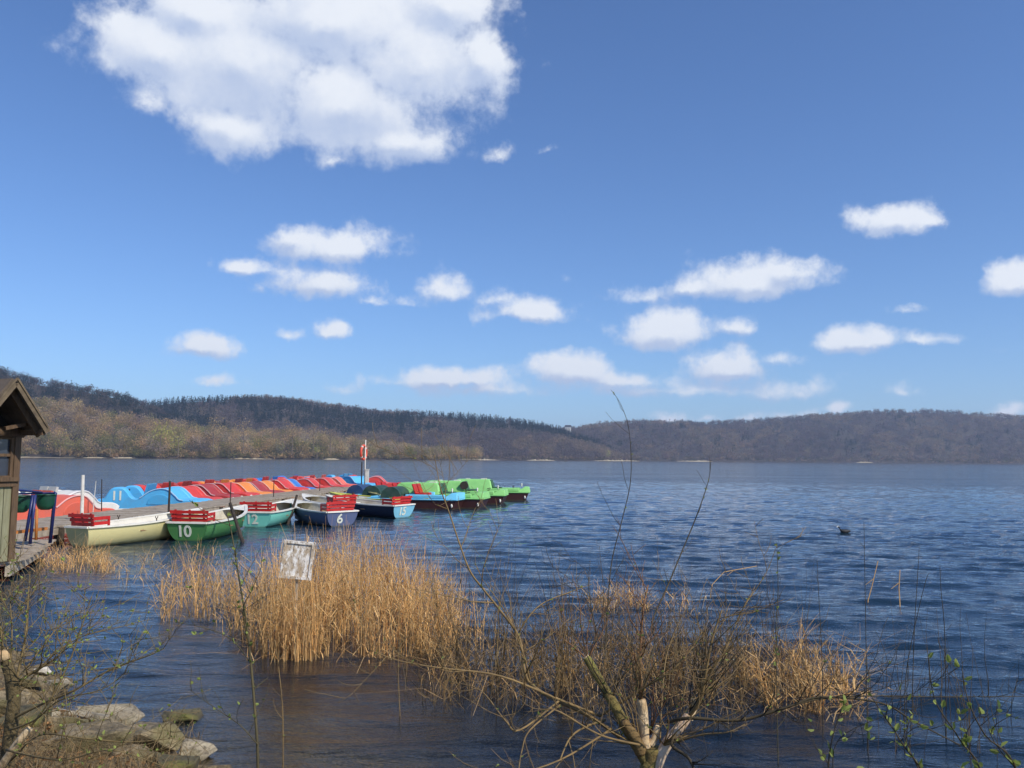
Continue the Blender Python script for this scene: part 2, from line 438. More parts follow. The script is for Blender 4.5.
BROWN = np.array(rgb(136, 118, 98)) * 1.05; PURP = np.array(rgb(120, 106, 98)) * .95; DARK = np.array(rgb(38, 52, 40)); OLIVE = np.array(rgb(98, 94, 58)); TAN = np.array(rgb(140, 118, 84)); YEL = np.array(rgb(142, 136, 70)); GREY = np.array(rgb(120, 106, 92))
def colC(PX, T, P, r):
    k = sinn(PX, T, 1.0)[:, None]; C = np.where(k > .2, BROWN, PURP)
    m = (sinn(PX * 1.7, T * 1.5, 4) + r.normal(size=len(PX)) * .35) > 1.25; m |= (T > .9) & (r.random(len(PX)) < .10)
    m |= (r.random(len(PX)) < .02)
    C = np.where(m[:, None], DARK, C); ol = (T < .12) & (PX < 600) & (r.random(len(PX)) < .4); C = np.where(ol[:, None], OLIVE, C)
    return pick(C, r), m
def colB(PX, T, P, r):
    k = sinn(PX, T, 2.2)[:, None]; C = np.where(k > .1, BROWN, PURP)
    band = ((T > .35) & (T < .93) & (PX < 470)) | ((PX > 420) & (T > .6)) | (PX < 230)
    m = band & ((sinn(PX, T, .5) + r.normal(size=len(PX)) * .3) > -1.0)
    C = np.where(m[:, None], DARK, C); return pick(C, r), m
def colA(PX, T, P, r):
    C = np.where((r.random(len(PX)) < .5)[:, None], GREY * .8, PURP * .7)
    m = (T < .97) & (r.random(len(PX)) < .8)
    C = np.where(m[:, None], DARK, C); return pick(C, r), m & (r.random(len(PX)) < .5)
def colL(PX, T, P, r):
    a = r.random(len(PX)); C = np.where((a < .45)[:, None], TAN, np.where((a < .72)[:, None], GREY, OLIVE)) * 2.0
    ye = (r.random(len(PX)) < .10) & (T < .35); C = np.where(ye[:, None], YEL, C)
    return pick(C, r, .2), np.zeros(len(PX), bool)
forest(hillC, 'forest', 'bare brown wood covering the far hill on the right', 9500, 60, (9, 16), (10, 18), colC, 11, .7)
forest(hillB, 'forest', 'dark conifer and bare wood on the middle ridge', 7500, 60, (9, 16), (9, 16), colB, 12, .7)
forest(hillA, 'forest', 'dark blue green wood on the steep left hillside', 3400, 110, (9, 16), (9, 15), colA, 13, .5)
forest(hillL, 'forest', 'pale tan and olive bare wood along the left shore', 1700, 330, (13, 20), (11, 19), colL, 14, .30)

# trees that stand out one by one along the left shore
m_trunk = mat('bark far', rgb(120, 104, 86), .9, scale=2)
def shore_tree(px, py_top, py_base, D, wpx, c, label, seed, name='bare_tree', dens=420):
    r = np.random.default_rng(seed)
    base = at(px, py_base, D); top = at(px, py_top, D); hgt = top.z - base.z; w = wpx / F_PX * D
    root = empty(name, base, label=label, cat='tree', group='single trees along the left shore')
    b = MB(); b.tube([(0, 0, -1), (.2, 0, hgt * .4), (0, .1, hgt * .85)], .5, .12, 6)
    for i in range(9):
        a = i * 2.4; z0 = hgt * (.25 + .06 * i)
        b.tube([(0, 0, z0), (math.cos(a) * w * .2, math.sin(a) * w * .2, z0 + hgt * .12), (math.cos(a) * w * .34, math.sin(a) * w * .34, z0 + hgt * .28)], .2, .05, 4)
    b.build('trunk', m_trunk, root)
    k = 9; cs = []
    for i in range(k):
        a = r.random() * 6.28; rr = w * .26 * math.sqrt(r.random()); cs.append((math.cos(a) * rr, math.sin(a) * rr, hgt * (.3 + .42 * r.random())))
    P = np.array(cs); Hh = np.full(k, hgt * .42); Wd = r.uniform(.42, .62, k) * w
    P[:, 2] -= Hh * .4
    V, F = shard_crowns(P, Hh, Wd, dens // k, .35, r)
    co = np_mesh('crown', V, F, m_far, root, tint=np.repeat(pick(np.tile(np.array(c) * 2.0, (k, 1)), r, .12), (dens // k) * 3, axis=0))
for a in [(160,418,452,858,34,YEL*1.05,'round yellow green tree in the pale shore wood at the left',1),
          (178,432,455,850,26,YEL*.95,'small bushy yellow green tree right of the round yellow green one',2),
          (213,411,450,900,22,TAN*1.1,'tall pale tan tree rising above the wood, the left of two',3),
          (243,416,451,905,22,TAN*1.12,'tall pale tan tree rising above the wood, the right of two',4),
          (292,415,453,935,30,TAN*.95,'broad light brown tree at the left end of the tall shore row',5),
          (313,419,453,940,22,TAN*1.0,'slender light brown tree in the middle of the tall shore row',6),
          (330,424,454,950,22,TAN*.9,'shorter light brown tree at the right end of the tall shore row',7),
          (317,443,457,925,12,YEL*1.0,'tiny yellow green bush at the water edge left of the life ring',8),
          (355,438,456,990,18,OLIVE*1.1,'low olive tree at the shore just left of the life ring',9),
          (60,428,455,845,30,OLIVE*1.2,'olive yellow tree at the shore right beside the hut roof',10),
          (110,434,455,850,24,OLIVE*.95,'dull olive bushy tree between the hut and the round yellow tree',11),
          (410,442,457,1120,20,GREY*.9,'small grey bare tree at the tip of the wooded spur',12),
          (608,449,459,1560,9,YEL*1.0,'tiny yellow bush on the far shore beside a pale sand strip',13)]:
    shore_tree(*a[:6], a[6], a[7])

# pale sand / dry reed strips on the far shore
m_sand = mat('dry sand', rgb(196, 182, 150), .95, scale=.05, c2=rgb(150, 132, 100))
def strip(x0, x1, D, z, label):
    r = np.random.default_rng(int(x0 + 500)); n = 60
    b = MB(); pts = []
    for i in range(n + 1):
        t = i / n; px = x0 + (x1 - x0) * t; x = (px - 512) / F_PX * D
        zz = z * (.25 + .75 * r.random() ** 1.5) * min(1, 3 * t + .15, 3 * (1 - t) + .15) + .03
        pts.append((x, zz))
    for j, (dy, k) in enumerate([(-9, 0), (-2, 1), (6, 1), (12, 0)]):
        for (x, zz) in pts: b.v.append((x, D + dy, zz * k if k else -.3))
    w = n + 1
    for j in range(3):
        for i in range(n): b.f.append((j * w + i, j * w + i + 1, (j + 1) * w + i + 1, (j + 1) * w + i))
    tag(b.build('sand_bank', m_sand, smooth=True), label, 'shore', kind='structure')
for s in [(-200,78,835,1.6,'long pale strip of dry reeds on the shore by the hut'),(86,106,840,1.0,'short pale strip of sand on the left shore'),(116,136,845,1.0,'second short pale strip of sand on the left shore'),
          (203,274,925,1.4,'pale sandy strip under the tall tan trees'),(325,340,960,1.4,'small pale strip left of the life ring'),(372,392,1120,2.2,'pale tan beach right of the life ring'),
          (455,500,1370,2.6,'thin pale shore strip in the middle distance'),(527,556,1450,2.6,'bright pale strip on the far shore, left of three'),
          (594,640,1540,3.0,'bright pale strip on the far shore, middle of three'),(676,712,1700,3.0,'bright pale strip on the far shore, right of three'),
          (856,872,1860,2.6,'tiny pale landing on the far right shore')]: strip(*s)
# far house on the saddle
def far_house(px, py, D, w, h, d, label):
    p = at(px, py, D); root = empty('house', p, label=label, cat='house')
    b = MB(); b.box((0, 0, h / 2 - 2), (w, d, h + 4)); b.build('wall', mat('white render', rgb(225, 222, 212), .8), root)
    r = MB(); r.add([(-w * .55, -d * .6, h), (w * .55, -d * .6, h), (w * .55, d * .6, h), (-w * .55, d * .6, h), (-w * .55, 0, h + d * .45), (w * .55, 0, h + d * .45)],
                    [(0, 1, 5, 4), (2, 3, 4, 5), (0, 4, 3), (1, 2, 5), (0, 3, 2, 1)])
    r.build('roof', mat('dark slate', rgb(60, 56, 58), .7), root)
    mp = mat('dark pane', (.03, .035, .04), .2)
    for i in (-1, 0, 1):
        for z in (.3, .68):
            wb = MB(); wb.box((i * w * .3, -d / 2 - .03, h * z), (w * .12, .1, h * .16)); wb.build('window', mp, root)
far_house(568, 431, 2080, 14, 10, 10, 'small white house among the trees on the saddle')

def colBush(PX, T, P, r):
    C = np.where((r.random(len(PX)) < .5)[:, None], TAN, OLIVE); return pick(C * 1.7, r, .25), np.zeros(len(PX), bool)
def colBushD(PX, T, P, r):
    C = np.where((r.random(len(PX)) < .8)[:, None], BROWN, OLIVE); return pick(C * 1.0, r, .2), np.zeros(len(PX), bool)
forest(hillL, 'shore_scrub', 'low tan scrub along the waterline of the left shore', 700, 90, (4, 9), (7, 13), colBush, 15, .5, tmin=-.01, tmax=.05)
forest(hillC, 'shore_scrub', 'low brown scrub along the waterline of the far right shore', 900, 30, (4, 9), (8, 14), colBushD, 16, .8, tmin=-.005, tmax=.03)
forest(hillB, 'shore_scrub', 'low brown scrub along the waterline of the middle shore', 700, 30, (4, 8), (8, 14), colBushD, 17, .8, tmin=-.005, tmax=.03)
# ------------------------------------------------------------------ pier
PA, PB = Vector((-11.55, 19.0)), Vector((-8.55, 51.5))
PD = (PB - PA).normalized(); PN = Vector((-PD.y, PD.x))      # PN points left, away from the rowing boats
def pier_pt(s, off, z): p = PA + PD * s + PN * off; return Vector((p.x, p.y, z))
m_deck = mat('weathered planks', rgb(178, 164, 144), .85, c2=rgb(132, 118, 102), scale=5, bump=.5, stretch=(1, 1, 1))
m_pile = mat('wet pile wood', rgb(86, 74, 60), .85, c2=rgb(46, 40, 32), scale=7, bump=.6)
def build_pier():
    root = empty('pier', (0, 0, 0), label='long grey plank pier running out into the lake between the boats', cat='pier')
    r = random.Random(5); b = MB(); L = (PB - PA).length; s = -1.5; ang = math.atan2(PD.y, PD.x)
    while s < L:
        p = pier_pt(s, 1.05, .43 + r.uniform(-.006, .006)); b.box(p, (.145, 2.1 + r.uniform(-.05, .05), .045), rz=ang); s += .157
    b.build('deck', m_deck, root)
    for off in (.03, 2.07):
        f = MB(); f.beam(pier_pt(-1.5, off, .31), pier_pt(L, off, .31), .06, .16); f.build('side_beam', m_deck, root)
    s = -.5
    while s < L + .2:
        for off in (-.02, 2.12):
            c = MB(); c.tube([pier_pt(s, off, -1.3), pier_pt(s, off, .40)], .09, .085, 8); c.build('pile', m_pile, root)
        s += 3.1
    # landing stage by the hut, planks running across
    root2 = empty('landing_stage', (0, 0, 0), label='low grey plank landing in front of the ticket hut', cat='landing')
    b = MB(); x = -14.2
    while x < -8.75:
        ymax = 19.0 if x < -10.1 else 19.0 - (x + 10.1) / 1.4 * 3.7
        y0 = 14.5 + r.uniform(-.03, .03)
        b.box((x, (y0 + ymax) / 2, .33 + r.uniform(-.006, .006)), (.14, ymax - y0, .045)); x += .152
    b.build('deck', m_deck, root2)
    mpb = mat('pale beam', rgb(196, 184, 162), .8, c2=rgb(140, 128, 108), bump=.4)
    for (p, q) in (((-14.2, 14.6, .21), (-8.75, 14.6, .21)), ((-14.2, 18.85, .21), (-10.2, 18.85, .21)), ((-8.74, 15.0, .20), (-10.1, 18.7, .20))):
        f = MB(); f.beam(p, q, .08, .2); f.build('side_beam', mpb, root2)
    for (x, ys) in ((-8.95, (14.75,)), (-10.2, (14.75, 18.5)), (-12.5, (14.75, 18.8))):
        for y in ys:
            c = MB(); c.tube([(x, y, -1.3), (x, y, .3)], .09, .085, 8); c.build('pile', m_pile, root2)
build_pier()

# ------------------------------------------------------------------ ticket hut
def build_hut():
    n = Vector((.9, -.436, 0)); u = Vector((.436, .9, 0)); base = Vector((-8.72, 15.0, 0)) - u * .55
    ang = math.atan2(u.y, u.x)
    root = empty('hut', (base.x, base.y, .36), ang, label='small weathered wooden ticket hut with a steep overhanging gable roof', cat='hut')
    # local: +x along the wall to its right corner, -y out of the gable (n), +y towards the back
    mg = mat('grey green boards', rgb(150, 148, 118), .8, c2=rgb(116, 112, 84), scale=4, bump=.5, stretch=(8, 8, .6))
    mb = mat('old brown wood', rgb(112, 88, 64), .8, c2=rgb(74, 58, 42), scale=5, bump=.5, stretch=(6, 6, .6))
    md = mat('shaded gable wood', rgb(44, 36, 30), .9, c2=rgb(28, 24, 20), scale=5)  # gable colour darkened to carry the shade under the roof overhang
    mr = mat('roof felt', rgb(112, 98, 84), .9, c2=rgb(76, 68, 60), scale=7, bump=.5)
    hw, dp, wt = .55, 2.6, 2.24
    b = MB()
    for i in range(7):  b.box((-hw + .10 + i * .148, 0, .66), (.135, .05, 1.30))
    for i in range(16): b.box((hw, .12 + i * .16, .66), (.05, .15, 1.30)); b.box((-hw, .12 + i * .16, 1.1), (.05, .15, 2.2))
    b.box((0, dp, 1.1), (1.1, .05, 2.2)); b.build('wall', mg, root)
    for x in (-hw, hw):
        c = MB(); c.box((x, -.01, 1.11), (.11, .11, 2.22)); c.build('corner_post', mb, root)
    c = MB(); c.tube([(-hw - .1, -.02, wt), (hw + .1, -.02, wt)], .1, .1, 10); c.build('head_log', mb, root, smooth=True)
    c = MB(); c.box((0, -.04, 1.42), (1.16, .14, .07)); c.box((0, -.03, 1.34), (1.1, .08, .09)); c.build('sill', mb, root)
    w = MB(); w.box((0, .02, 1.80), (.98, .02, .78)); win = w.build('window', mat('window glass', (.05, .06, .08), .08, spec=.8), root)
    w = MB()
    for x in (-.47, -.16, .16, .47): w.box((x, -.015, 1.80), (.06, .05, .8))
    for z in (1.46, 1.84, 2.14): w.box((0, -.012, z), (.99, .045, .05))
    w.build('frame', mb, win)
    w = MB(); w.box((hw + .012, 1.3, 1.74), (.02, 2.3, .78)); win = w.build('window', bpy.data.materials['window glass'], root)
    w = MB()
    for y in (.2, .95, 1.7, 2.4): w.box((hw + .02, y, 1.74), (.05, .06, .8))
    for z in (1.36, 2.11): w.box((hw + .02, 1.3, z), (.045, 2.3, .05))
    w.build('frame', mb, win)
    # gable infill
    g = MB(); g.add([(-hw, .03, wt), (hw, .03, wt), (0, .03, wt + .56), (-hw, .07, wt), (hw, .07, wt), (0, .07, wt + .56)], [(0, 1, 2), (5, 4, 3), (0, 3, 4, 1), (1, 4, 5, 2), (2, 5, 3, 0)])
    g.build('gable', md, root)
    apex, eave, ov, bk = 3.08, 2.28, .70, dp + .4
    rw = .60
    for sgn, nm in ((-1, 'l'), (1, 'r')):
        r_ = MB(); th = .07
        a0 = Vector((0, -ov, apex)); e0 = Vector((sgn * rw, -ov, eave)); a1 = Vector((0, bk, apex)); e1 = Vector((sgn * rw, bk, eave))
        dn = Vector((sgn * (apex - eave), 0, rw)).normalized() * th
        vs = [a0, e0, e1, a1, a0 + dn, e0 + dn, e1 + dn, a1 + dn]
        r_.add(vs, [(0, 1, 2, 3), (7, 6, 5, 4), (0, 4, 5, 1), (1, 5, 6, 2), (2, 6, 7, 3), (3, 7, 4, 0)])
        rf = r_.build('roof', mr, root)
        # bargeboards, a double edge as in the photograph
        q = MB(); off = Vector((0, -.03, -.05)); q.beam(a0 + off + dn * .3, e0 + off + dn * .3, .03, .10, up=Vector((sgn * .8, 0, .6)))
        q.beam(a0 + Vector((0, -.05, .045)), e0 + Vector((0, -.05, .045)), .03, .03, up=Vector((sgn * .8, 0, .6)))
        q.build('bargeboard', mat('pale bargeboard', rgb(122, 106, 82), .8, c2=rgb(78, 66, 52)), rf)
        q = MB(); q.beam(a0 + Vector((0, .16, -.10)), e0 + Vector((0, .16, -.10)), .05, .10, up=Vector((sgn * .8, 0, .6)))
        q.beam((sgn * .1, -.35, wt + .05), (sgn * (rw - .03), -.35, wt + .16), .06, .06)
        q.build('rafter', mb, rf)
        q = MB(); q.beam(e0 + Vector((-sgn * .04, 0, -.05)), e1 + Vector((-sgn * .04, 0, -.05)), .06, .09); q.build('eave_beam', mb, rf)
build_hut()

# railing, tubs and posts by the hut
def pole(name, label, cat, a, b, r0, r1, m, group=None, n=8, extra=None):
    a, b = Vector(a), Vector(b)
    mb = MB(); mb.tube([(0, 0, 0), (b - a) * .5, b - a], r0, r1, n); o = mb.build(name, m, smooth=False); o.location = a
    tag(o, label, cat, group); return o
m_blue = mat('navy paint', rgb(40, 52, 112), .4, c2=rgb(30, 40, 86)); m_white = mat('white paint', rgb(226, 222, 212), .45, c2=rgb(190, 182, 166), scale=5)
m_orange = mat('rusty orange paint', rgb(206, 132, 62), .6, c2=rgb(150, 88, 40), scale=8)
m_dpole = mat('dark mooring wood', rgb(70, 60, 52), .85, c2=rgb(44, 38, 34), bump=.4)
m_green = mat('dark green plastic', rgb(30, 82, 62), .4, c2=rgb(22, 60, 46))
def build_rail():
    z0 = .36
    D = 17.0
    root = empty('railing', tuple(at(30, 541, D).xy) + (z0,), label='dark blue tube railing with a slanted double leg beside the hut', cat='railing')
    o = Vector(root.location)
    def L(px, py, d=D): return at(px, py, d) - o
    for (p, q) in (((25, 541), (33, 495)), ((30, 544), (35, 495))):
        b = MB(); b.tube([L(*p), L(*q)], .032, .032, 8); b.build('leg', m_blue, root, True)
    b = MB(); b.tube([L(50, 543, 17.8), L(55, 496, 17.8), L(55.5, 493.5, 17.8), L(54, 492.8, 17.8)], .036, .036, 8); b.build('post', m_blue, root, True)
    b = MB(); b.tube([L(8, 489, 16.4), L(42, 492.5, 17.4)], .022, .022, 6); b.tube([L(12, 494, 16.6), L(54, 493, 17.8)], .02, .02, 6); b.build('rail', m_blue, root, True)
    root = empty('barrier', tuple(at(36, 530, 17.6).xy) + (z0,), label='orange painted low barrier rail on an orange post', cat='barrier')
    o = Vector(root.location)
    b = MB(); b.beam(at(10, 533, 17) - o, at(46, 528.5, 18.2) - o, .07, .06); b.build('rail', m_orange, root)
    b = MB(); b.tube([at(36, 540, 17.6) - o, at(37, 509, 17.6) - o], .03, .03, 8); b.build('post', m_orange, root, True)
    pole('post', 'thin pale yellow bent post right against the hut wall', 'post', (at(12, 543, 16.4)), at(14.5, 498, 16.4), .022, .02, mat('pale yellow paint', rgb(214, 196, 140), .6))
    for px, py, w, hh, D2, lab in ((20, 504, .38, .34, 17.2, 'dark green rounded plastic tub hanging on the railing next to the hut'),
                                   (45.5, 502, .36, .32, 17.7, 'dark green rounded plastic tub under the right end of the rail')):
        c = at(px, py, D2); root = empty('tub', c, R(20), label=lab, cat='tub')
        b = MB(); n = 16; prof_ = [(-hh * .5, .45), (-hh * .42, .72), (-hh * .2, .92), (hh * .1, 1), (hh * .45, 1.02)]
        for (z, k) in prof_:
            for j in range(n):
                a = 2 * math.pi * j / n; b.v.append((math.cos(a) * w * .5 * k, math.sin(a) * w * .4 * k, z))
        for i in range(4):
            for j in range(n): b.f.append((i * n + j, i * n + (j + 1) % n, (i + 1) * n + (j + 1) % n, (i + 1) * n + j))
        b.f.append(tuple(range(n))[::-1]); b.build('bowl', m_green, root, True)
        b = MB(); b.tube([(math.cos(a) * w * .52, math.sin(a) * w * .42, hh * .46) for a in np.linspace(0, 2 * math.pi, 17)], .018, .018, 5); b.build('rim', m_green, root, True)
build_rail()
pole('pole', 'white wooden mooring pole behind the cream rowing boat', 'pole', onz(82.5, 521, .43) - Vector((0, 0, 1.0)), at(83, 475, onz(82.5, 521, .43).y), .05, .045, m_white)
pole('pole', 'thin grey stake between the coral and the blue pedal boat', 'pole', onz(101.5, 511, .43), at(101.8, 479, onz(101.5, 511, .43).y), .018, .016, m_dpole)
pole('pole', 'thin pale slanting stick just left of the thin grey stake', 'pole', onz(93, 512, .43), at(96, 481, onz(93, 512, .43).y), .014, .01, m_white)
pole('pole', 'tall grey pole at the cream rowing boat bow', 'pole', onz(168, 527, 0) - Vector((0, 0, 1.2)), at(170, 481, onz(168, 527, 0).y), .04, .034, m_dpole)
for (a, b, r_, lab) in [((243, 543), (230, 503), .05, 'dark mooring post leaning left between the green and turquoise rowing boats'),
                    ((288, 524), (297, 495), .05, 'dark mooring post leaning right at the bow of the turquoise rowing boat'),
                    ((345, 512), (353.5, 492.5), .05, 'dark mooring post leaning right behind the blue grey rowing boat')]:
    p = onz(*a); q = at(*b, p.y + .3); p2 = p - (q - p).normalized() * .9
    pole('mooring_post', lab, 'post', p2, q, r_ * 1.1, r_ * .8, m_dpole, 'leaning dark mooring posts')
for (px, t0, s, lab) in [(231, 482, 13.5, 'thin grey pier stake above the green rowing boat'), (274, 480, 19, 'thin grey pier stake above the turquoise rowing boat'), (320, 479, 26, 'thin grey pier stake above the two rowing boats moored close together')]:
    p = pier_pt(s, .1, .42); k = at(px, t0, p.y)
    pole('pole', lab, 'pole', (k.x, p.y, .42), (k.x, p.y, k.z), .022, .018, m_dpole)
def life_ring():
    D = 50.0; base = at(364.6, 487, D); base.z = .44
    root = empty('life_ring_post', base, label='white post on the pier end carrying the red life ring', cat='post')
    b = MB(); b.tube([(0, 0, 0), (0, 0, at(364, 440, D).z - .44)], .04, .03, 8); b.build('pole', m_white, root, True)
    b = MB(); zt = at(364, 470, D).z - .44; b.box((.14, -.05, zt - .36), (.2, .16, .74)); b.box((.14, -.05, zt + .03), (.24, .2, .05)); b.build('rescue_box', m_white, root)
    pole('pole', 'dark stake just left of the white life ring post', 'pole', (base.x - .12, D - .4, .44), (base.x - .12, D - .4, at(363, 462, D).z), .04, .035, m_dpole)
    root = empty('life_ring', at(363.6, 452.5, D - .14), 0, label='red and white life ring hung near the top of the white post', cat='life ring')
    root.rotation_euler = (0, 0, R(78))
    me = MB(); nR, nr, RR, rr = 36, 10, .40, .075
    for i in range(nR):
        for j in range(nr):
            a, c = 2 * math.pi * i / nR, 2 * math.pi * j / nr
            me.v.append(((RR + rr * math.cos(c)) * math.cos(a), rr * math.sin(c), (RR + rr * math.cos(c)) * math.sin(a)))
    for i in range(nR):
        for j in range(nr): me.f.append((i * nr + j, i * nr + (j + 1) % nr, ((i + 1) % nR) * nr + (j + 1) % nr, ((i + 1) % nR) * nr + j))
    me.build('ring', mat('life ring red', rgb(222, 92, 66), .5, c2=rgb(204, 78, 56)), root, True)
    for k in range(4):
        a0 = k * math.pi / 2 + .6; q = MB()
        q.tube([((RR) * math.cos(a0 + t), 0, RR * math.sin(a0 + t)) for t in (0, .07, .14, .2)], rr * 1.05, rr * 1.05, 12); q.build('band', m_white, root, True)
life_ring()

# ------------------------------------------------------------------ rowing boats
m_red = mat('red paint', rgb(196, 40, 34), .45, c2=rgb(158, 28, 26), scale=5)
m_gunw = mat('boat white', rgb(232, 228, 216), .4, c2=rgb(206, 200, 184), scale=3)
m_inner = mat('boat inside', rgb(214, 208, 190), .55, c2=rgb(170, 160, 138), scale=3)
m_thw = mat('thwart wood', rgb(172, 138, 98), .6, c2=rgb(132, 102, 70), stretch=(1, 6, 1))
m_num = mat('number paint', rgb(232, 232, 214), .55, c2=rgb(206, 208, 188), scale=14)
def hull_mat(name, c, c2=None):
    m, t, out = new_mat(name)
    tc = t.new('ShaderNodeTexCoord').outputs['Object']
    n1 = t.noise(3.5, 6, tc, .65); z = t.new('ShaderNodeSeparateXYZ', {0: tc}).outputs[2]
    c = t.mix(n1.outputs[0], c, c2 or tuple(x * .78 for x in c))
    zz = t.math('MULTIPLY_ADD', n1.outputs[0], .12, z)
    sl_ = t.new('ShaderNodeMapRange', {'Value': zz, 'From Min': .13, 'From Max': .05}).outputs[0]
    c = t.mix(t.math('MULTIPLY', sl_, .8), c, rgb(70, 74, 46))       # algae line on the wetted strake
    p = t.new('ShaderNodeBsdfPrincipled', {'Base Color': c, 'Roughness': .42}); t.l.new(p.outputs[0], out.inputs[0]); return m
def rowboat(px, py, head, hullm, tranm, label, number=None, sf=.80, L=3.7, beam=1.34, gm=None, im=None, bench=True, z=0.0, seed=0, numc=None, foredeck=None):
    p = onz(px, py, 0)
    root = empty('rowing_boat', p, math.pi / 2 - R(head), label=label, cat='rowing boat', group='rowing boats moored along the pier')
    root.rotation_euler = (R(random.uniform(-1.2, 1.2)), R(random.uniform(-1, .3)), math.pi / 2 - R(head))
    gm = gm or m_gunw; im = im or m_inner
    NS, NK = 18, 7
    def bt(t): return beam / 2 * (sf + (1 - sf) * math.sin(min(1, t * 1.9) * math.pi / 2)) * (1 - max(0, (t - .34) / .66) ** 2.3)
    def sh(t): return .43 + .04 * (1 - t) ** 2 + .22 * t ** 2.2
    def ke(t): return -.10 + .26 * max(0, t - .72) ** 1.5 * 5 * .6 + .05 * (1 - t) ** 3
    def sect(t, ins=0.0):
        b_ = max(.012, bt(t) - ins); s_ = sh(t); k_ = ke(t) + ins * 1.2; out = []
        for j in range(NK + 1):
            a = j / NK * math.pi / 2
            y = b_ * (math.cos(a) ** (.62 + .5 * t)) if j < NK else 0.0
            zz = k_ + (s_ - k_) * (1 - math.sin(a) ** (1.15)) if j else s_
            x = t * L + (.10 * (1 - t) ** 6) * 0 - .12 * (zz / .5) * (1 - t) ** 8 + .16 * (zz / .6) * max(0, t - .8) / .2
            out.append((x, y, zz))
        return out
    def shell(ins, t0, t1):
        b = MB(); ts = [t0 + (t1 - t0) * i / NS for i in range(NS + 1)]
        for t in ts:
            s_ = sect(t, ins); b.v += s_ + [(x, -y, z_) for (x, y, z_) in s_[:-1][::-1]]
        w = 2 * NK + 1
        for i in range(NS):
            for j in range(w - 1): b.f.append((i * w + j, (i + 1) * w + j, (i + 1) * w + j + 1, i * w + j + 1))
        return b, w
    b, w = shell(0, 0, 1); b.build('hull', hullm, root, True)
    b, w = shell(.035, .012, .965); b.build('inside', im, root, True)
    tr = MB(); s_ = sect(0); ring = s_ + [(x, -y, z_) for (x, y, z_) in s_[:-1][::-1]]
    tr.v = [(x - .012, y * .995, z_) for (x, y, z_) in ring] + [(x + .04, y * .97, z_) for (x, y, z_) in ring]; n = len(ring)
    tr.f = [tuple(range(n)), tuple(range(2 * n - 1, n - 1, -1))] + [(i, n + i, n + (i + 1) % n, (i + 1) % n) for i in range(n)]
    tro = tr.build('transom', tranm, root)
    g = MB()
    for sg in (1, -1):
        pts = []
        for i in range(NS + 1):
            x, y, z_ = sect(i / NS)[0]; pts.append(Vector((x, sg * y, z_ + .012)))
        for i in range(NS):
            g.beam(pts[i], pts[i + 1], .085, .04)
    x, y, z_ = sect(0)[0]; g.beam((x, -y, z_ + .014), (x, y, z_ + .014), .08, .045)
    g.build('gunwale', gm, root)
    fd = MB(); ts = [.80, .86, .92, .97, 1.0]
    for t in ts:
        x, y, z_ = sect(t)[0]; fd.v += [(x, y * .97, z_ + .008), (x, 0, z_ + .04), (x, -y * .97, z_ + .008)]
    for i in range(len(ts) - 1):
        for j in (0, 1): fd.f.append((i * 3 + j, (i + 1) * 3 + j, (i + 1) * 3 + j + 1, i * 3 + j + 1))
    fd.build('foredeck', foredeck or gm, root)
    for t in (.36, .62):
        x, y, z_ = sect(t)[0]; q = MB(); q.box((x, 0, z_ - .17), (.22, 2 * y - .07, .03)); q.build('thwart', m_thw, root)
    q = MB()
    for yy in (-.22, -.11, 0, .11, .22): q.box((L * .42, yy, .0), (L * .62, .09, .02))
    q.build('floor_boards', m_thw, root)
    if bench:
        be = MB(); x0 = .50; y = bt(.08) * .84; zt = sh(0)
        for k in range(3): be.box((.14 + k * .12, 0, zt - .10), (.10, 2 * y - .04, .028))
        sea = be.build('stern_seat', m_red, root)
        bk = MB()
        for k in range(3): bk.box((.06 - .03 * k, 0, zt + .07 + k * .105), (.028, 2 * y - .02 + .05 * k, .082))
        for yy in (-.8 * y, 0, .8 * y): bk.beam((.10, yy, zt - .1), (.02, yy, zt + .34), .05, .03)
        bk.build('backrest', m_red, root)
        ar = MB()
        for sg in (-1, 1):
            ar = MB()
            for k in range(2): ar.box((.28, sg * (y - .01), zt + .09 + k * .12), (.46, .028, .08))
            ar.box((.50, sg * (y - .01), zt + .1), (.05, .035, .30)); ar.build('side_rail', m_red, root)
    # rowlocks
    for sg in (-1, 1):
        x, y, z_ = sect(.45)[0]; q = MB(); q.tube([(x, sg * y, z_), (x, sg * y, z_ + .1)], .014, .014, 6); q.tube([(x - .04, sg * y, z_ + .15), (x - .035, sg * y, z_ + .11), (x, sg * y, z_ + .09), (x + .035, sg * y, z_ + .11), (x + .04, sg * y, z_ + .15)], .01, .01, 5)
        q.build('rowlock', m_dpole, root)
    if number:
        text_part(number, .43, numc or m_num, root, (-.083, .08, .245), (R(103.5), 0, R(-90)))
    return root
h_cream = hull_mat('cream hull', rgb(222, 210, 150)); h_green = hull_mat('green hull', rgb(84, 142, 80)); h_turq = hull_mat('turquoise hull', rgb(108, 204, 186), rgb(140, 208, 186))
h_grey = hull_mat('blue grey hull', rgb(92, 104, 138)); h_navy = hull_mat('navy hull', rgb(34, 44, 66)); h_lblue = hull_mat('light blue transom', rgb(134, 198, 220)); h_olive = hull_mat('olive hull', rgb(92, 112, 58))
m_yel = mat('yellow green paint', rgb(208, 206, 84), .5, c2=rgb(182, 178, 66)); m_tan = mat('tan rim', rgb(196, 186, 128), .55)
rowboat(80, 547, 22, h_cream, h_cream, 'cream rowing boat with red slatted stern bench, nearest to the hut', sf=.56, L=3.9, beam=1.34, im=m_gunw)
rowboat(188, 541, 4, h_green, h_green, 'green rowing boat numbered 10 with a red stern bench', '10', L=3.7)
rowboat(255, 527.5, 3, h_turq, h_turq, 'turquoise rowing boat numbered 12 with a red stern bench', '12', L=3.6)
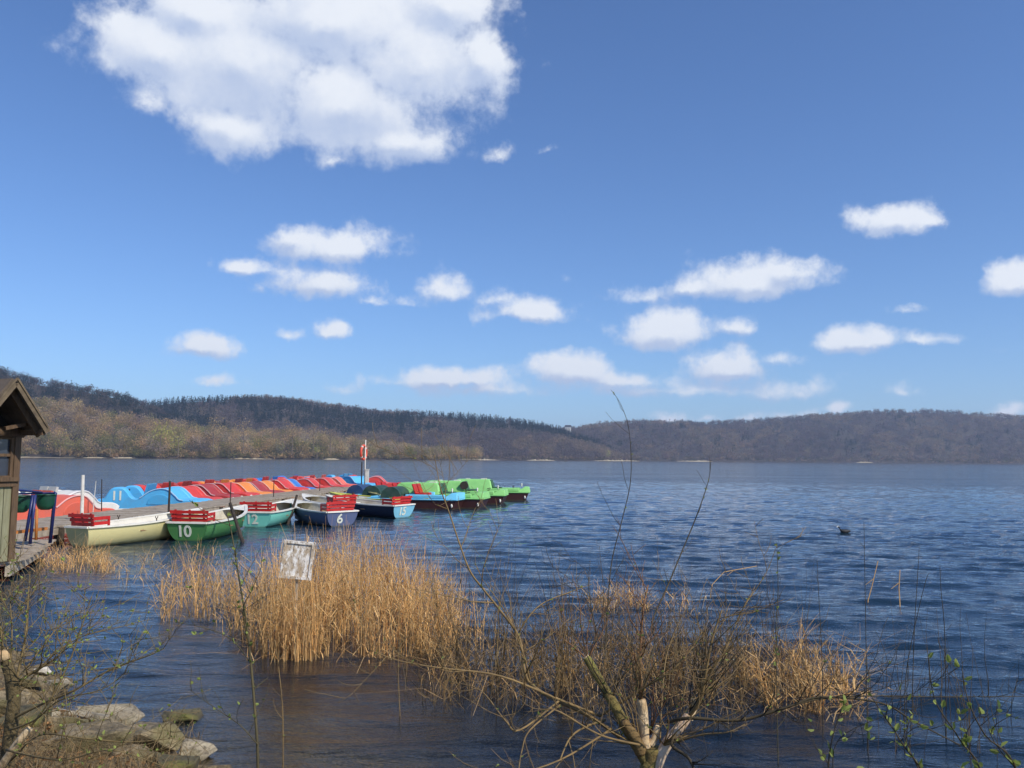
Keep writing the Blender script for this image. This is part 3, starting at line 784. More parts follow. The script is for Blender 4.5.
rowboat(341, 526.5, -37, h_grey, h_grey, 'blue grey rowing boat numbered 6 half hidden behind the reeds', '6', L=3.7)
rowboat(345, 516, -38, h_grey, h_grey, 'white railed rowing boat with red bench tucked behind number 6', L=3.6)
rowboat(402, 518, -56, h_navy, h_lblue, 'navy rowing boat with a light blue transom numbered 15', '15', L=3.8, beam=1.45)
rowboat(399, 510.5, -58, h_cream, h_cream, 'rowing boat with yellow gunwale and foredeck behind number 15', L=3.8, gm=m_yel, im=m_gunw, bench=False, foredeck=m_yel)
rowboat(433, 509, -62, h_olive, h_olive, 'olive green rowing boat with tan rim right of number 15', L=3.6, gm=m_tan, bench=False)

# ------------------------------------------------------------------ pedal boats on the far side of the pier
def catmull(pts, n=6):
    P = [pts[0]] + list(pts) + [pts[-1]]; out = []
    for i in range(1, len(P) - 2):
        for k in range(n):
            t = k / n; p0, p1, p2, p3 = (np.array(q) for q in P[i - 1:i + 3])
            out.append(tuple(.5 * ((2 * p1) + (-p0 + p2) * t + (2 * p0 - 5 * p1 + 4 * p2 - p3) * t * t + (-p0 + 3 * p1 - 3 * p2 + p3) * t ** 3)))
    out.append(tuple(pts[-1])); return out
def gloss(name, c, c2=None, rough=.5):
    c2 = c2 or tuple(x * .72 + .05 for x in c)
    return mat(name, c, rough, c2=c2, scale=3.2, spec=.35, bump=.15)
PED_TOP = [(0, .34), (.25, .47), (.8, .50), (1.0, .60), (1.18, .88), (1.4, 1.0), (1.72, .96), (1.95, .66), (2.12, .56), (2.35, .60), (2.7, .84), (3.05, .95), (3.4, .92), (3.7, .68), (3.9, .52), (4.5, .48), (4.8, .34)]
def pedalo_proto(c_body, key):
    """twin-float pedal boat; local +x is the tail that lies at the pier, y across"""
    root = empty('pedal_boat', (0, 0, 0), cat='pedal boat', group='pedal boats moored side by side beyond the pier')
    mb = gloss(key + ' pedal boat shell', c_body); ms = gloss(key + ' seat', tuple(x * .6 for x in c_body)); mw = m_gunw
    top = catmull(PED_TOP, 5)
    def side(sg):
        b = MB(); ys = [(.46, .05), (.50, 0), (.78, 0), (.83, .05)]; n = len(top)
        for (y, ins) in ys:
            for (x, z) in top:
                zz = .12 + (z - .12) * (1 - ins * 1.4); xx = 2.4 + (x - 2.4) * (1 - ins * .5); b.v.append((xx, sg * y, zz))
            for (x, z) in top:
                xx = 2.4 + (x - 2.4) * (.955 - ins * .5); b.v.append((xx, sg * y * .98, .05))
        for i in range(3):
            o0, o1 = i * 2 * n, (i + 1) * 2 * n
            for k in range(n - 1):
                b.f.append((o0 + k, o0 + k + 1, o1 + k + 1, o1 + k)); b.f.append((o0 + n + k, o1 + n + k, o1 + n + k + 1, o0 + n + k + 1))
            b.f.append((o0, o1, o1 + n, o0 + n)); b.f.append((o0 + n - 1, o0 + 2 * n - 1, o1 + 2 * n - 1, o1 + n - 1))
        for o0 in (0, 3 * 2 * n):
            for k in range(n - 1): b.f.append((o0 + k, o0 + n + k, o0 + n + k + 1, o0 + k + 1))
        b.build('side_shell', mb, root)
        fl = MB(); pts = [(.12, .16), (.5, .24), (2.4, .25), (4.3, .24), (4.7, .14)]
        for i in range(4):
            (x0, r0), (x1, r1) = pts[i], pts[i + 1]
            fl.tube([(x0, sg * .64, .02), (x1, sg * .64, .02)], r0, r1, 10)
        fl.build('float', mw, root, True)
    side(1); side(-1)
    # full-width wheel hood at the tail, nose deck, foot well
    def cover(x0, x1, z_off, name, m, yw=.5):
        pr = [q for q in top if x0 <= q[0] <= x1]; b = MB()
        for (x, z) in pr: b.v += [(x, -yw, z + z_off), (x, 0, z + z_off + .03), (x, yw, z + z_off)]
        for (x, z) in pr: b.v += [(x, -yw, z + z_off - .05), (x, 0, z + z_off - .02), (x, yw, z + z_off - .05)]
        n = len(pr)
        for i in range(n - 1):
            for j in (0, 1):
                b.f.append((i * 3 + j, i * 3 + j + 1, (i + 1) * 3 + j + 1, (i + 1) * 3 + j))
                o = 3 * n; b.f.append((o + i * 3 + j, o + (i + 1) * 3 + j, o + (i + 1) * 3 + j + 1, o + i * 3 + j + 1))
        for i in (0, n - 1):
            for j in (0, 1): b.f.append((i * 3 + j, i * 3 + j + 1, 3 * n + i * 3 + j + 1, 3 * n + i * 3 + j))
        b.build(name, m, root, False)
    cover(2.55, 4.8, -.03, 'wheel_hood', mb); cover(0, 1.0, -.03, 'nose_deck', mb)
    for sg in (-1, 1):
        ar = MB(); n = 12; k0 = 0
        for (dy, s_) in ((.832, 1.0), (.842, .94)):
            for k in range(n + 1):
                a = math.pi * k / n; ar.v.append((3.1 + .48 * s_ * math.cos(a), sg * dy, .34 + .40 * s_ * math.sin(a)))
        ar.f = [tuple(range(n + 1, 2 * n + 2))] + [(k, k + 1, n + 2 + k, n + 1 + k) for k in range(n)]
        ar.build('shade_arch', gloss(key + ' painted shade', tuple(x * .84 for x in c_body)), root)  # darker arch: shade inside the hump, put into the colour
    b = MB(); b.box((1.8, 0, .24), (1.7, .94, .05)); b.build('foot_well', ms, root)
    for sg in (-1, 1):
        s_ = MB(); s_.box((2.2, sg * .235, .42), (.42, .40, .12)); s_.beam((2.30, sg * .235, .40), (2.50, sg * .235, 1.10), .40, .09, up=Vector((1, 0, 0))); s_.build('seat', ms, root)
        pd = MB(); pd.tube([(1.25, sg * .1, .5), (1.25, sg * .36, .5)], .02, .02, 6); pd.box((1.25, sg * .3, .62), (.12, .12, .03)); pd.box((1.25, sg * .18, .38), (.12, .12, .03)); pd.build('pedal', m_dpole, root)
    pw = MB()
    for k in range(8):
        a = k * math.pi / 4; pw.box((3.15 + .3 * math.cos(a), 0, .38 + .3 * math.sin(a)), (.2, .8, .02), mtx=Matrix.Rotation(-a, 3, 'Y'))
    pw.tube([(3.15, -.45, .38), (3.15, .45, .38)], .04, .04, 8); pw.build('paddle_wheel', m_white, root)
    for sg in (-1, 1):
        bp = MB(); bp.ball((4.74, sg * .64, .30), (.10, .13, .12), 8, 6); bp.build('bumper', mw, root, True)
    for sg in (-1, 1):
        tr = MB(); pr = [q for q in top if 2.35 <= q[0] <= 4.0]
        tr.tube([(x, sg * .845, z - .01) for (x, z) in pr], .022, .022, 5)
        tr.build('edge_highlight', gloss(key + ' painted highlight', tuple(min(.9, x * .6 + .38) for x in c_body)), root)  # pale strip paints the sun highlight along the hump edge
    st = MB(); st.tube([(1.5, 0, .3), (1.62, 0, .85)], .018, .018, 6); st.ball((1.62, 0, .87), .035, 8, 5); st.build('tiller', m_dpole, root)
    return root
PED = {}
def pedalo(x_tail, D, head, key, c, label, L=1.0, number=None, zs=1.0):
    """x_tail: world x of the tail at the pier; head: direction of local +x, degrees from +X"""
    first = key not in PED
    if first: PED[key] = pedalo_proto(c, key); o = PED[key]
    else: o = copy_tree(PED[key])
    a = R(head); o.location = (x_tail - 4.8 * L * math.cos(a), D - 4.8 * L * math.sin(a), 0); o.rotation_euler = (R(random.uniform(-1, 1)), R(random.uniform(-.6, .6)), a); o.scale = (L, L, L * zs)
    o['label'] = label
    return o
C_RED = rgb(214, 52, 44); C_COR = rgb(232, 104, 78); C_ORA = rgb(238, 138, 46); C_BLU = rgb(84, 182, 232); C_DRED = rgb(170, 40, 38); C_MBL = rgb(36, 120, 200)
def pierx(D, off=2.35): s = (D - PA.y) / PD.y; return pier_pt(s, off, 0).x
o = pedalo(pierx(28.6) - 1.1, 29.6, 66, 'coral', C_COR, 'coral red pedal boat lying along the pier, nearest to the hut')
pedalo(pierx(30.4) - 2.4, 32.2, 64, 'white', rgb(232, 228, 218), 'white pedal boat whose rounded hood shows behind the coral one')
SP = [(34.0, 'blue', C_BLU, 'sky blue pedal boat numbered 11 in full side view', 0),
      (36.6, 'red', C_RED, 'red pedal boat directly behind the blue number 11', 0), (38.5, 'dark red', C_DRED, 'dark red pedal boat, second behind the blue number 11', 0),
      (40.3, 'red', C_RED, 'bright red pedal boat just left of the first orange one', 0), (42.0, 'orange', C_ORA, 'orange pedal boat, the first of two orange ones', 0),
      (43.8, 'dark red', C_DRED, 'dark red pedal boat between the two orange ones', 0), (45.4, 'orange', C_ORA, 'orange pedal boat, the farther of two orange ones', 0),
      (47.2, 'red', C_RED, 'small red pedal boat between the orange one and the mid blue one', 0), (49.0, 'mid blue', C_MBL, 'mid blue pedal boat near the pier end', 0),
      (51.2, 'red', C_RED, 'red pedal boat right behind the mid blue one', 0), (53.4, 'red', C_RED, 'red pedal boat beside the life ring post', 0), (56, 'coral', C_COR, 'coral pedal boat last in the row beyond the life ring', 0)]
for i, (D, key, c, lab, _) in enumerate(SP):
    o = pedalo(pierx(D) + (.45 if i == 0 else 0) + (.5 if D > 50 else 0) + random.uniform(-.2, .15), D, random.uniform(-4, 5) + (6 if i == 0 else 0), key, c, lab)
    if i == 0: text_part('11', .5, m_num, o, (1.5, -.838, .66), (R(90), 0, 0))
for (x, D, key, c, lab, hd) in [(-15.6, 55.5, 'mid blue', C_MBL, 'blue pedal boat in the back row behind the orange ones', 8), (-13.4, 58.5, 'sky', C_BLU, 'light blue pedal boat in the back row left of a red one', -30), (-11.9, 60.5, 'red', C_RED, 'small red pedal boat at the back right of the light blue one', 5)]:
    if key == 'sky': key = 'blue'
    o2 = pedalo(x + 4, D, hd, key, c, lab)
    for ch in list(o2.children):
        if ch.name.startswith('number'): bpy.data.objects.remove(ch)

# ------------------------------------------------------------------ hooded and open pedal boats on the near side, bows out to the right
m_lg = gloss('light green shell', rgb(146, 206, 124), rgb(126, 190, 108)); m_dg = gloss('dark green well', rgb(24, 84, 44)); m_anti = hull_mat('red brown bottom', rgb(80, 42, 40), rgb(52, 32, 32))
m_lb = gloss('pale blue deck', rgb(112, 200, 232)); m_nv = gloss('navy cover', rgb(24, 62, 104)); m_dgc = gloss('bottle green cover', rgb(20, 62, 48))
def prism(b, prof_, y0, y1, y0t=None, y1t=None):
    """closed xz profile extruded across; the top points may be drawn in by y0t/y1t"""
    n = len(prof_); zs = [p[1] for p in prof_]; zm, zM = min(zs), max(zs); base = len(b.v)
    for (ya, yt) in ((y0, y0t), (y1, y1t)):
        yt = ya if yt is None else yt
        for (x, z) in prof_: b.v.append((x, ya + (yt - ya) * (z - zm) / max(1e-6, zM - zm), z))
    b.f.append(tuple(base + i for i in range(n))); b.f.append(tuple(base + n + i for i in range(n))[::-1])
    for i in range(n): b.f.append((base + i, base + n + i, base + n + (i + 1) % n, base + (i + 1) % n))
def bev(o, w=.03, seg=2):
    md = o.modifiers.new('bevel', 'BEVEL'); md.width = w; md.segments = seg; md.limit_method = 'ANGLE'; md.angle_limit = R(35); return o
def hooded(px, py, D, head, label, hood=True, deck=None, well=None, cover=None, name='pedal_boat', group='green hooded pedal boats at the pier end', seats=False):
    deck = deck or m_lg; well = well or m_dg
    p = at(px, py, D)
    root = empty(name, (p.x, p.y, 0), R(head), label=label, cat='pedal boat', group=group)
    # local +x is the bow, origin at the bow tip
    b = MB(); prism(b, [(-.06, .40), (-.28, -.12), (-3.9, -.12), (-4.05, .40)], -.72, .72, -.80, .80); b.build('hull', m_anti, root)
    b = MB(); b.box((-2.05, 0, .43), (4.1, 1.68, .07)); bev(b.build('rim', deck, root))
    b = MB(); prism(b, [(0.0, .46), (-.05, .70), (-.28, .72), (-.62, .50), (-.62, .46)], -.8, .8, -.66, .66); bev(b.build('bow_deck', deck, root), .05)
    for sg in (-1, 1):
        b = MB(); b.box((-1.45, sg * .72, .55), (1.8, .17, .17)); bev(b.build('side_deck', deck, root), .04)
    b = MB(); b.box((-1.4, 0, .474), (1.55, 1.24, .02)); b.build('foot_well', well, root)
    for sg in (-1, 1):
        s_ = MB(); s_.box((-1.75, sg * .3, .60), (.44, .46, .18)); s_.beam((-1.95, sg * .3, .62), (-2.12, sg * .3, 1.08), .46, .08, up=Vector((1, 0, 0)))
        bev(s_.build('seat', m_red if seats else well, root), .03)
    for sg in (-1, 1):
        pd = MB(); pd.tube([(-.9, sg * .1, .66), (-.9, sg * .44, .66)], .02, .02, 6); pd.box((-.9, sg * .34, .74), (.1, .12, .03)); pd.build('pedal', m_dpole, root)
    if hood:
        b = MB(); prism(b, [(-1.98, .47), (-2.10, 1.04), (-2.24, 1.10), (-3.88, 1.10), (-4.04, 1.0), (-4.1, .47)], -.84, .84, -.60, .60)
        bev(b.build('hood', deck, root), .07, 3)
        b = MB(); b.box((-2.5, 0, 1.12), (.3, .3, .05)); b.box((-3.4, .2, 1.12), (.2, .2, .04)); b.build('hatch', m_gunw, root)
    if cover or (hood and 'middle' in label):
        b = MB(); r_ = .2 if hood else .46; n = 18; yy = (-.86, -.70) if hood else (-.82, .5); cx = -2.02 if hood else -3.0; base = 0
        cz = .9 if hood else .47
        for y in yy:
            for k in range(n + 1):
                a = math.pi * (2 if hood else 1) * k / n; b.v.append((cx + r_ * math.cos(a), y, cz + r_ * math.sin(a) * (1 if hood else 1.05)))
        for k in range(n): b.f.append((k, k + 1, n + 2 + k, n + 1 + k))
        b.f.append(tuple(range(n + 1))[::-1]); b.f.append(tuple(range(n + 1, 2 * n + 2)))
        b.build('wheel_cover' if not hood else 'tyre_fender', cover or m_dpole, root)
        if not hood:
            b = MB(); b.box((-3.15, 0, .50), (1.6, 1.5, .08)); bev(b.build('stern_deck', deck, root), .03)
    # bumper at the bow, and a bollard
    b = MB(); b.tube([(-.45, 0, .7), (-.45, 0, .84)], .03, .03, 6); b.ball((-.45, 0, .85), .045, 8, 5); b.build('cleat', m_gunw, root, True)
    for sg in (-1, 1):
        b = MB(); b.ball((-.25, sg * .76, .18), (.05, .05, .09), 8, 6); b.build('fender', m_gunw, root, True)
    return root
hooded(487, 498, 38.6, -10, 'light green hooded pedal boat, nearest of the three green ones')
hooded(507, 493, 42.3, -6, 'light green hooded pedal boat, middle of the three green ones')
hooded(530, 489, 46.3, -3, 'light green hooded pedal boat, farthest out on the lake')
G2 = 'open pedal boats with red seats'
hooded(462, 502, 37.4, -12, 'open pedal boat with light blue deck over a red brown hull, beside the green ones', hood=False, deck=m_lb, well=m_nv, group=G2, seats=True, cover=m_dgc)
hooded(440, 502, 38.8, -14, 'open pedal boat with dark green wheel cover and red seats', hood=False, deck=m_lb, well=m_nv, group=G2, seats=True, cover=m_dgc)
hooded(422, 502, 39.6, -16, 'open light blue pedal boat with round navy wheel cover behind the number 15 boat', hood=False, deck=m_lb, well=m_nv, group=G2, seats=True, cover=m_nv)

# ------------------------------------------------------------------ coot
def coot():
    p = onz(845, 533.5, 0); root = empty('coot', p, R(185), label='black coot swimming alone on the open lake', cat='bird'); root.scale = (.95, .95, .95)
    m = mat('coot black', (.012, .012, .014), .6); b = MB()
    st = [(-.20, .02, .075), (-.15, .045, .08), (-.05, .085, .065), (.06, .09, .06), (.13, .06, .08), (.16, .036, .13), (.175, .03, .17), (.19, .034, .205), (.225, .026, .21), (.25, .008, .2)]
    n = 10
    for (x, r_, z) in st:
        for j in range(n): a = 2 * math.pi * j / n; b.v.append((x, math.cos(a) * r_, z + math.sin(a) * r_ * .9))
    for i in range(len(st) - 1):
        for j in range(n): b.f.append((i * n + j, i * n + (j + 1) % n, (i + 1) * n + (j + 1) % n, (i + 1) * n + j))
    b.f.append(tuple(range(n))[::-1]); b.f.append(tuple(range((len(st) - 1) * n, len(st) * n)))
    o = b.build('body', m, root, True); s_ = o.modifiers.new('sub', 'SUBSURF'); s_.levels = 1; s_.render_levels = 2
    b = MB(); b.tube([(.235, 0, .215), (.29, 0, .195)], .016, .003, 7); b.ball((.225, 0, .232), (.018, .012, .018), 8, 5); b.build('beak', m_white, root, True)
coot()
# ------------------------------------------------------------------ plants: stems, twigs, leaves
m_reed = leafmat('dead reed', rgb(238, 200, 138), rgb(220, 172, 108), .3)
m_brush = leafmat('dead brush', rgb(138, 114, 78), rgb(90, 74, 50), .1)
m_bark = mat('willow bark', rgb(116, 98, 64), .85, c2=rgb(74, 66, 44), scale=9, bump=.9, bscale=40)
m_barkg = mat('mossy willow bark', rgb(128, 124, 62), .85, c2=rgb(112, 84, 54), scale=6, bump=.9, bscale=38)
m_cut = mat('pale cut wood', rgb(224, 200, 160), .7, c2=rgb(178, 146, 104), scale=8, bump=.5, bscale=30)
m_twig = mat('twig bark', rgb(146, 120, 76), .8, c2=rgb(98, 80, 52), scale=10)
m_twigr = mat('reddish twig bark', rgb(136, 96, 62), .75, c2=rgb(98, 72, 48), scale=10)
m_twigd = mat('dark twig bark', rgb(82, 70, 48), .85, c2=rgb(52, 46, 32), scale=10)
m_leaf = leafmat('young willow leaf', rgb(160, 168, 92), rgb(128, 142, 66), .4)

def stems(name, label, m, base, h, lean, width, r, tint, cat='reeds', kind='stuff', droop=.15, broken=.1, nseg=4, parent=None, leafy=0.0):
    """base (N,3), h, lean (N,2) horizontal offset of the tip; three-sided stems, some of them snapped over"""
    N = len(base); k = nseg + 1; t = np.linspace(0, 1, k)
    L = lean[:, None, :] * (t[None, :, None] ** 1.8)
    bend = r.normal(0, .02, (N, k, 2)) * t[None, :, None]
    Z = h[:, None] * (t[None, :] - droop * (t[None, :] ** 3) * np.linalg.norm(lean, axis=1)[:, None])
    brk = r.random(N) < broken
    bd = r.normal(size=(N, 2)); bd /= np.linalg.norm(bd, axis=1, keepdims=True)
    for j in range(k):
        if t[j] > .55:
            q = (t[j] - .55) * h
            L[brk, j, :] = L[brk, j, :] + bd[brk] * (q[brk, None] * .8); Z[brk, j] -= q[brk] * r.uniform(.5, 1.5, brk.sum())
    C = np.concatenate([L + bend, Z[..., None]], -1) + base[:, None, :]
    w = width[:, None] * np.linspace(1, .28, k)[None, :]
    rot = r.uniform(0, 6.28, N)
    V = np.zeros((N, k, 3, 3))
    for j in range(3):
        a = rot + j * 2.094
        V[:, :, j, 0] = C[:, :, 0] + np.cos(a)[:, None] * w; V[:, :, j, 1] = C[:, :, 1] + np.sin(a)[:, None] * w; V[:, :, j, 2] = C[:, :, 2]
    F = []
    idx = np.arange(N)[:, None] * (k * 3)
    for i in range(k - 1):
        for j in range(3):
            a = i * 3 + j; b = i * 3 + (j + 1) % 3
            F.append(idx + np.array([a, b, b + 3, a + 3])[None, :])
    F = np.concatenate(F, 0); Vv = V.reshape(-1, 3); T = np.repeat(tint, k * 3, axis=0)
    if leafy > 0:      # long dry blades hanging off the stems
        n2 = int(N * leafy); ii = r.integers(0, N, n2); jj = r.integers(1, k - 1, n2); P = C[ii, jj]
        ln = r.uniform(.15, .42, n2); a = r.uniform(0, 6.28, n2); up = r.uniform(-.2, 1.0, n2)
        d = np.stack([np.cos(a), np.sin(a), up], -1); d /= np.linalg.norm(d, axis=1, keepdims=True)
        s = np.stack([-np.sin(a), np.cos(a), 0 * a], -1) * .0055
        mid = P + d * (ln * .55)[:, None]; tip = P + d * ln[:, None]; tip[:, 2] -= ln * .35
        V2 = np.stack([P - s, P + s, mid + s, mid - s, mid - s, mid + s, tip + s * .15, tip - s * .15], 1).reshape(-1, 3)
        b0 = len(Vv); i2 = np.arange(n2)[:, None] * 8 + b0
        F = np.concatenate([F, i2 + np.array([0, 1, 2, 3]), i2 + np.array([4, 5, 6, 7])], 0)
        Vv = np.concatenate([Vv, V2], 0); T = np.concatenate([T, np.repeat(tint[ii], 8, axis=0)], 0)
    o = np_mesh(name, Vv, F, m, parent, tint=T)
    if parent is None: tag(o, label, cat, kind=kind)
    return o
def tints(N, r, lo=.55, hi=1.25, warm=.1):
    v = r.uniform(lo, hi, (N, 1)); return np.clip(v * (1 + r.normal(0, warm, (N, 1)) * np.array([[.5, 0, -1.0]])), .1, 1.6)
def patch(px0, px1, D0, D1, N, r, edge=None):
    D = r.uniform(D0, D1, N); px = r.uniform(px0, px1, N)
    if edge is not None:
        keep = edge(px, D, r); px, D = px[keep], D[keep]
    X = (px - 512) / F_PX * D
    return np.stack([X, D, np.full(len(D), -.12)], -1), px, D
def D_of(py): return onz(512, py, 0).y
# the main golden reed bed
r = np.random.default_rng(21)
def edge_main(px, D, r):
    cl = np.sin(px * .11 + D * 1.7) * .5 + np.sin(px * .043 - D * 2.3) * .6
    front = np.interp(px, [235, 260, 330, 400, 440, 480], [10.6, 9.7, 9.5, 9.5, 9.6, 9.8])
    back = np.interp(px, [225, 260, 320, 400, 450, 480], [11.5, 13.6, 14.6, 14.8, 13.2, 11.6])
    p = np.clip((D - front) / .35, 0, 1) * np.clip((back - D) / 1.2, 0, 1) * np.clip((px - 222) / 25, 0, 1) * np.clip((492 - px) / 60, 0, 1)
    p = np.where((px > 272) & (px < 322) & (D < 10.05), 0, p)
    return r.random(len(px)) < p * np.clip(.62 + .6 * cl, .10, 1)
B, px, D = patch(220, 495, 8.9, 15, 5600, r, edge_main)
hmax = np.interp(px, [225, 260, 300, 380, 430, 490], [.6, 1.0, 1.22, 1.26, 1.0, .7])
h = hmax * (.42 + .60 * r.random(len(B)) ** .8) * (1 + .10 * np.sin(px * .21 + D * 2)) + .12
stems('reed_bed', 'dense bed of golden dead reeds standing in the water left of centre', m_reed, B, h, r.normal(0, .19, (len(B), 2)) + [.03, 0], r.uniform(.0035, .0065, len(B)), r, tints(len(B), r), droop=.25, broken=.24, leafy=1.1)
# flattened reeds lying at the front edge of the bed
r = np.random.default_rng(22)
B, px, D = patch(250, 500, 9.4, 10.2, 120, r)
stems('fallen_reeds', 'bent and fallen reed stalks at the front edge of the golden reed bed', m_reed, B, r.uniform(.25, .6, len(B)), r.normal(0, .34, (len(B), 2)), r.uniform(.004, .007, len(B)), r, tints(len(B), r), droop=.3, broken=.4)
# sparse strips and tufts
for (px0, px1, D0, D1, N, h0, h1, name, lab, s, lo, mm) in [
    (165, 246, 11.6, 15.2, 560, .35, .98, 'reed_strip', 'thin strip of tan reeds between the green boat and the golden bed', 31, .5, m_reed),
    (46, 122, 16.2, 18.2, 520, .28, .72, 'reed_tuft', 'tan reed tuft in front of the cream rowing boat', 32, .6, m_reed),
    (0, 62, 12.5, 14.3, 110, .2, .5, 'reed_tuft', 'sparse dark reeds in the water below the hut', 33, .35, m_brush),
    (120, 178, 14.2, 18.5, 90, .25, .6, 'reed_tuft', 'few pale reeds below the bow of the cream rowing boat', 34, .5, m_reed),
    (590, 652, 12.6, 13.8, 230, .22, .55, 'reed_tuft', 'small isolated tan reed tuft out in the lake right of centre', 35, .5, m_reed),
    (655, 712, 12.2, 13.4, 26, .25, .62, 'reed_tuft', 'scattered pale reed stalks right of the isolated tuft', 36, .8, m_reed),
    (735, 850, 7.6, 9.2, 520, .2, .66, 'reed_clump', 'broken brown reed clump at the right end of the thicket', 37, .45, m_reed),
    (640, 760, 8.2, 10, 260, .3, .85, 'reed_clump', 'upright dry stalks between the bare thicket and the broken clump', 38, .4, m_brush)]:
    r = np.random.default_rng(s)
    B, px, D = patch(px0, px1, D0, D1, N, r, lambda px, D, r: r.random(len(px)) < np.clip(.55 + .6 * np.sin(px * .16 + D * 3.1 + s), .08, 1))
    ctr = 1 - .5 * np.abs((px - (px0 + px1) / 2) / ((px1 - px0) / 2)) ** 2
    stems(name, lab, mm, B, .12 + r.uniform(h0, h1, len(B)) * ctr, r.normal(0, .22, (len(B), 2)), r.uniform(.003, .0065, len(B)), r, tints(len(B), r, lo, lo + .7), broken=.38, leafy=.8)
# dark leafless undergrowth in the water behind the willow
r = np.random.default_rng(41)
def edge_b(px, D, r):
    cl = np.sin(px * .07 + D * 2.1) * .5 + np.sin(px * .19 - D * 1.3) * .5
    p = np.clip((px - 395) / 60, 0, 1) * np.clip((855 - px) / 120, 0.0, 1) * np.clip((D - 7.6) / .5, 0, 1) * np.clip((10.8 - D) / 1.2, 0, 1)
    return r.random(len(px)) < p * np.clip(.62 + .5 * cl, .1, 1)
B, px, D = patch(395, 860, 7.1, 11, 3700, r, edge_b)
hm = np.interp(px, [400, 470, 560, 650, 740, 850], [.6, .95, .95, .8, .55, .45])
stems('undergrowth', 'tangle of dark leafless stems standing in the water behind the willow', m_brush, B, .12 + hm * (.25 + .95 * r.random(len(B)) ** 1.5) * (1 + .3 * np.sin(px * .12 + D)), r.normal(0, .30, (len(B), 2)), r.uniform(.0026, .006, len(B)), r, tints(len(B), r, .35, 1.4), broken=.32, leafy=.4, cat='brush')
r = np.random.default_rng(43)
B, px, D = patch(430, 850, 7.9, 9.5, 460, r)
stems('bent_stalks', 'criss-crossing bent tan stalks lying through the dark thicket', m_reed, B, .16 + r.uniform(.15, .6, len(B)), r.normal(0, .5, (len(B), 2)), r.uniform(.003, .006, len(B)), r, tints(len(B), r, .45, 1.0), broken=.3, cat='brush')
# tall thin whips and single stalks out to the right
r = np.random.default_rng(44)
B, px, D = patch(850, 1000, 6.4, 8.4, 46, r)
stems('dead_stalks', 'sparse thin dark stalks rising from the water at the lower right', m_brush, B, .1 + r.uniform(.25, 1.0, len(B)), r.normal(0, .12, (len(B), 2)), r.uniform(.0025, .0045, len(B)), r, tints(len(B), r, .3, .7), broken=.12, cat='brush')
r = np.random.default_rng(45)
B, px, D = patch(470, 800, 7.2, 9.6, 120, r)
stems('tall_whips', 'tall thin dark whips sticking up above the thicket', m_brush, B, .1 + r.uniform(.8, 1.5, len(B)), r.normal(0, .12, (len(B), 2)), r.uniform(.0025, .004, len(B)), r, tints(len(B), r, .35, .8), broken=.04, cat='brush')

def leaf(mb, p, d, ln, wd, r):
    d = Vector(d).normalized(); s = d.cross(Vector((r.uniform(-1, 1), r.uniform(-1, 1), r.uniform(-.3, 1)))).normalized(); n = d.cross(s)
    p = Vector(p); f = ln * .12
    mb.add([p, p + d * ln * .35 + s * wd * .5 + n * f, p + d * ln * .8 + s * wd * .34 + n * f * .6, p + d * ln, p + d * ln * .8 - s * wd * .34 + n * f * .6, p + d * ln * .35 - s * wd * .5 + n * f, p + d * ln * .5 - n * f * .4],
           [(0, 1, 6), (1, 2, 6), (2, 3, 6), (3, 4, 6), (4, 5, 6), (5, 0, 6)])
def smooth_path(pts, n=5): return [Vector(p) for p in catmull([tuple(p) for p in pts], n)]
def twigs(mb, lf, path, r0, r1, r, nside, slen, depth, leafd, leafs, n=5, spread=.9):
    mb.tube(path, r0, r1, n)
    L = sum((path[i + 1] - path[i]).length for i in range(len(path) - 1))
    for i in range(int(L * leafd)):
        t = r.uniform(.15, 1) * (len(path) - 1); k = min(int(t), len(path) - 2); p = path[k].lerp(path[k + 1], t - k)
        for q in range(r.choice((1, 1, 2))):
            leaf(lf, p, (r.uniform(-1, 1), r.uniform(-1, 1), r.uniform(-.1, 1)), leafs * r.uniform(.5, 1.2), leafs * .55, r)
    if depth <= 0: return
    for i in range(nside):
        t = (.18 + .8 * (i + r.random()) / nside) * (len(path) - 1); k = min(int(t), len(path) - 2); p = path[k].lerp(path[k + 1], t - k)
        d = (path[min(k + 1, len(path) - 1)] - path[k]).normalized()
        a = Vector((r.uniform(-1, 1), r.uniform(-1, 1), r.uniform(-.4, .9))); a = (a - d * a.dot(d)).normalized()
        dd = (d * r.uniform(.4, 1) + a * spread).normalized(); ln = slen * r.uniform(.4, 1.15)
        q = [p]; cur = p; dr = dd
        for s in range(4):
            dr = (dr + Vector((r.uniform(-.25, .25), r.uniform(-.25, .25), r.uniform(-.12, .28)))).normalized(); cur = cur + dr * ln / 4; q.append(cur)
        rr = (r0 + (r1 - r0) * t / (len(path) - 1)) * .55
        twigs(mb, lf, q, max(rr, .0016), .0011, r, max(2, nside // 2), slen * .5, depth - 1, leafd, leafs, 4, spread)
def tinted(mb, r, lo=.7, hi=1.2, per=7):
    k = len(mb.v); n = k // per + 1; v = np.repeat(r.uniform(lo, hi, n), per)[:k]; mb.tint = np.stack([v, v, v, np.ones(k)], 1)
RS = np.random.default_rng(5)

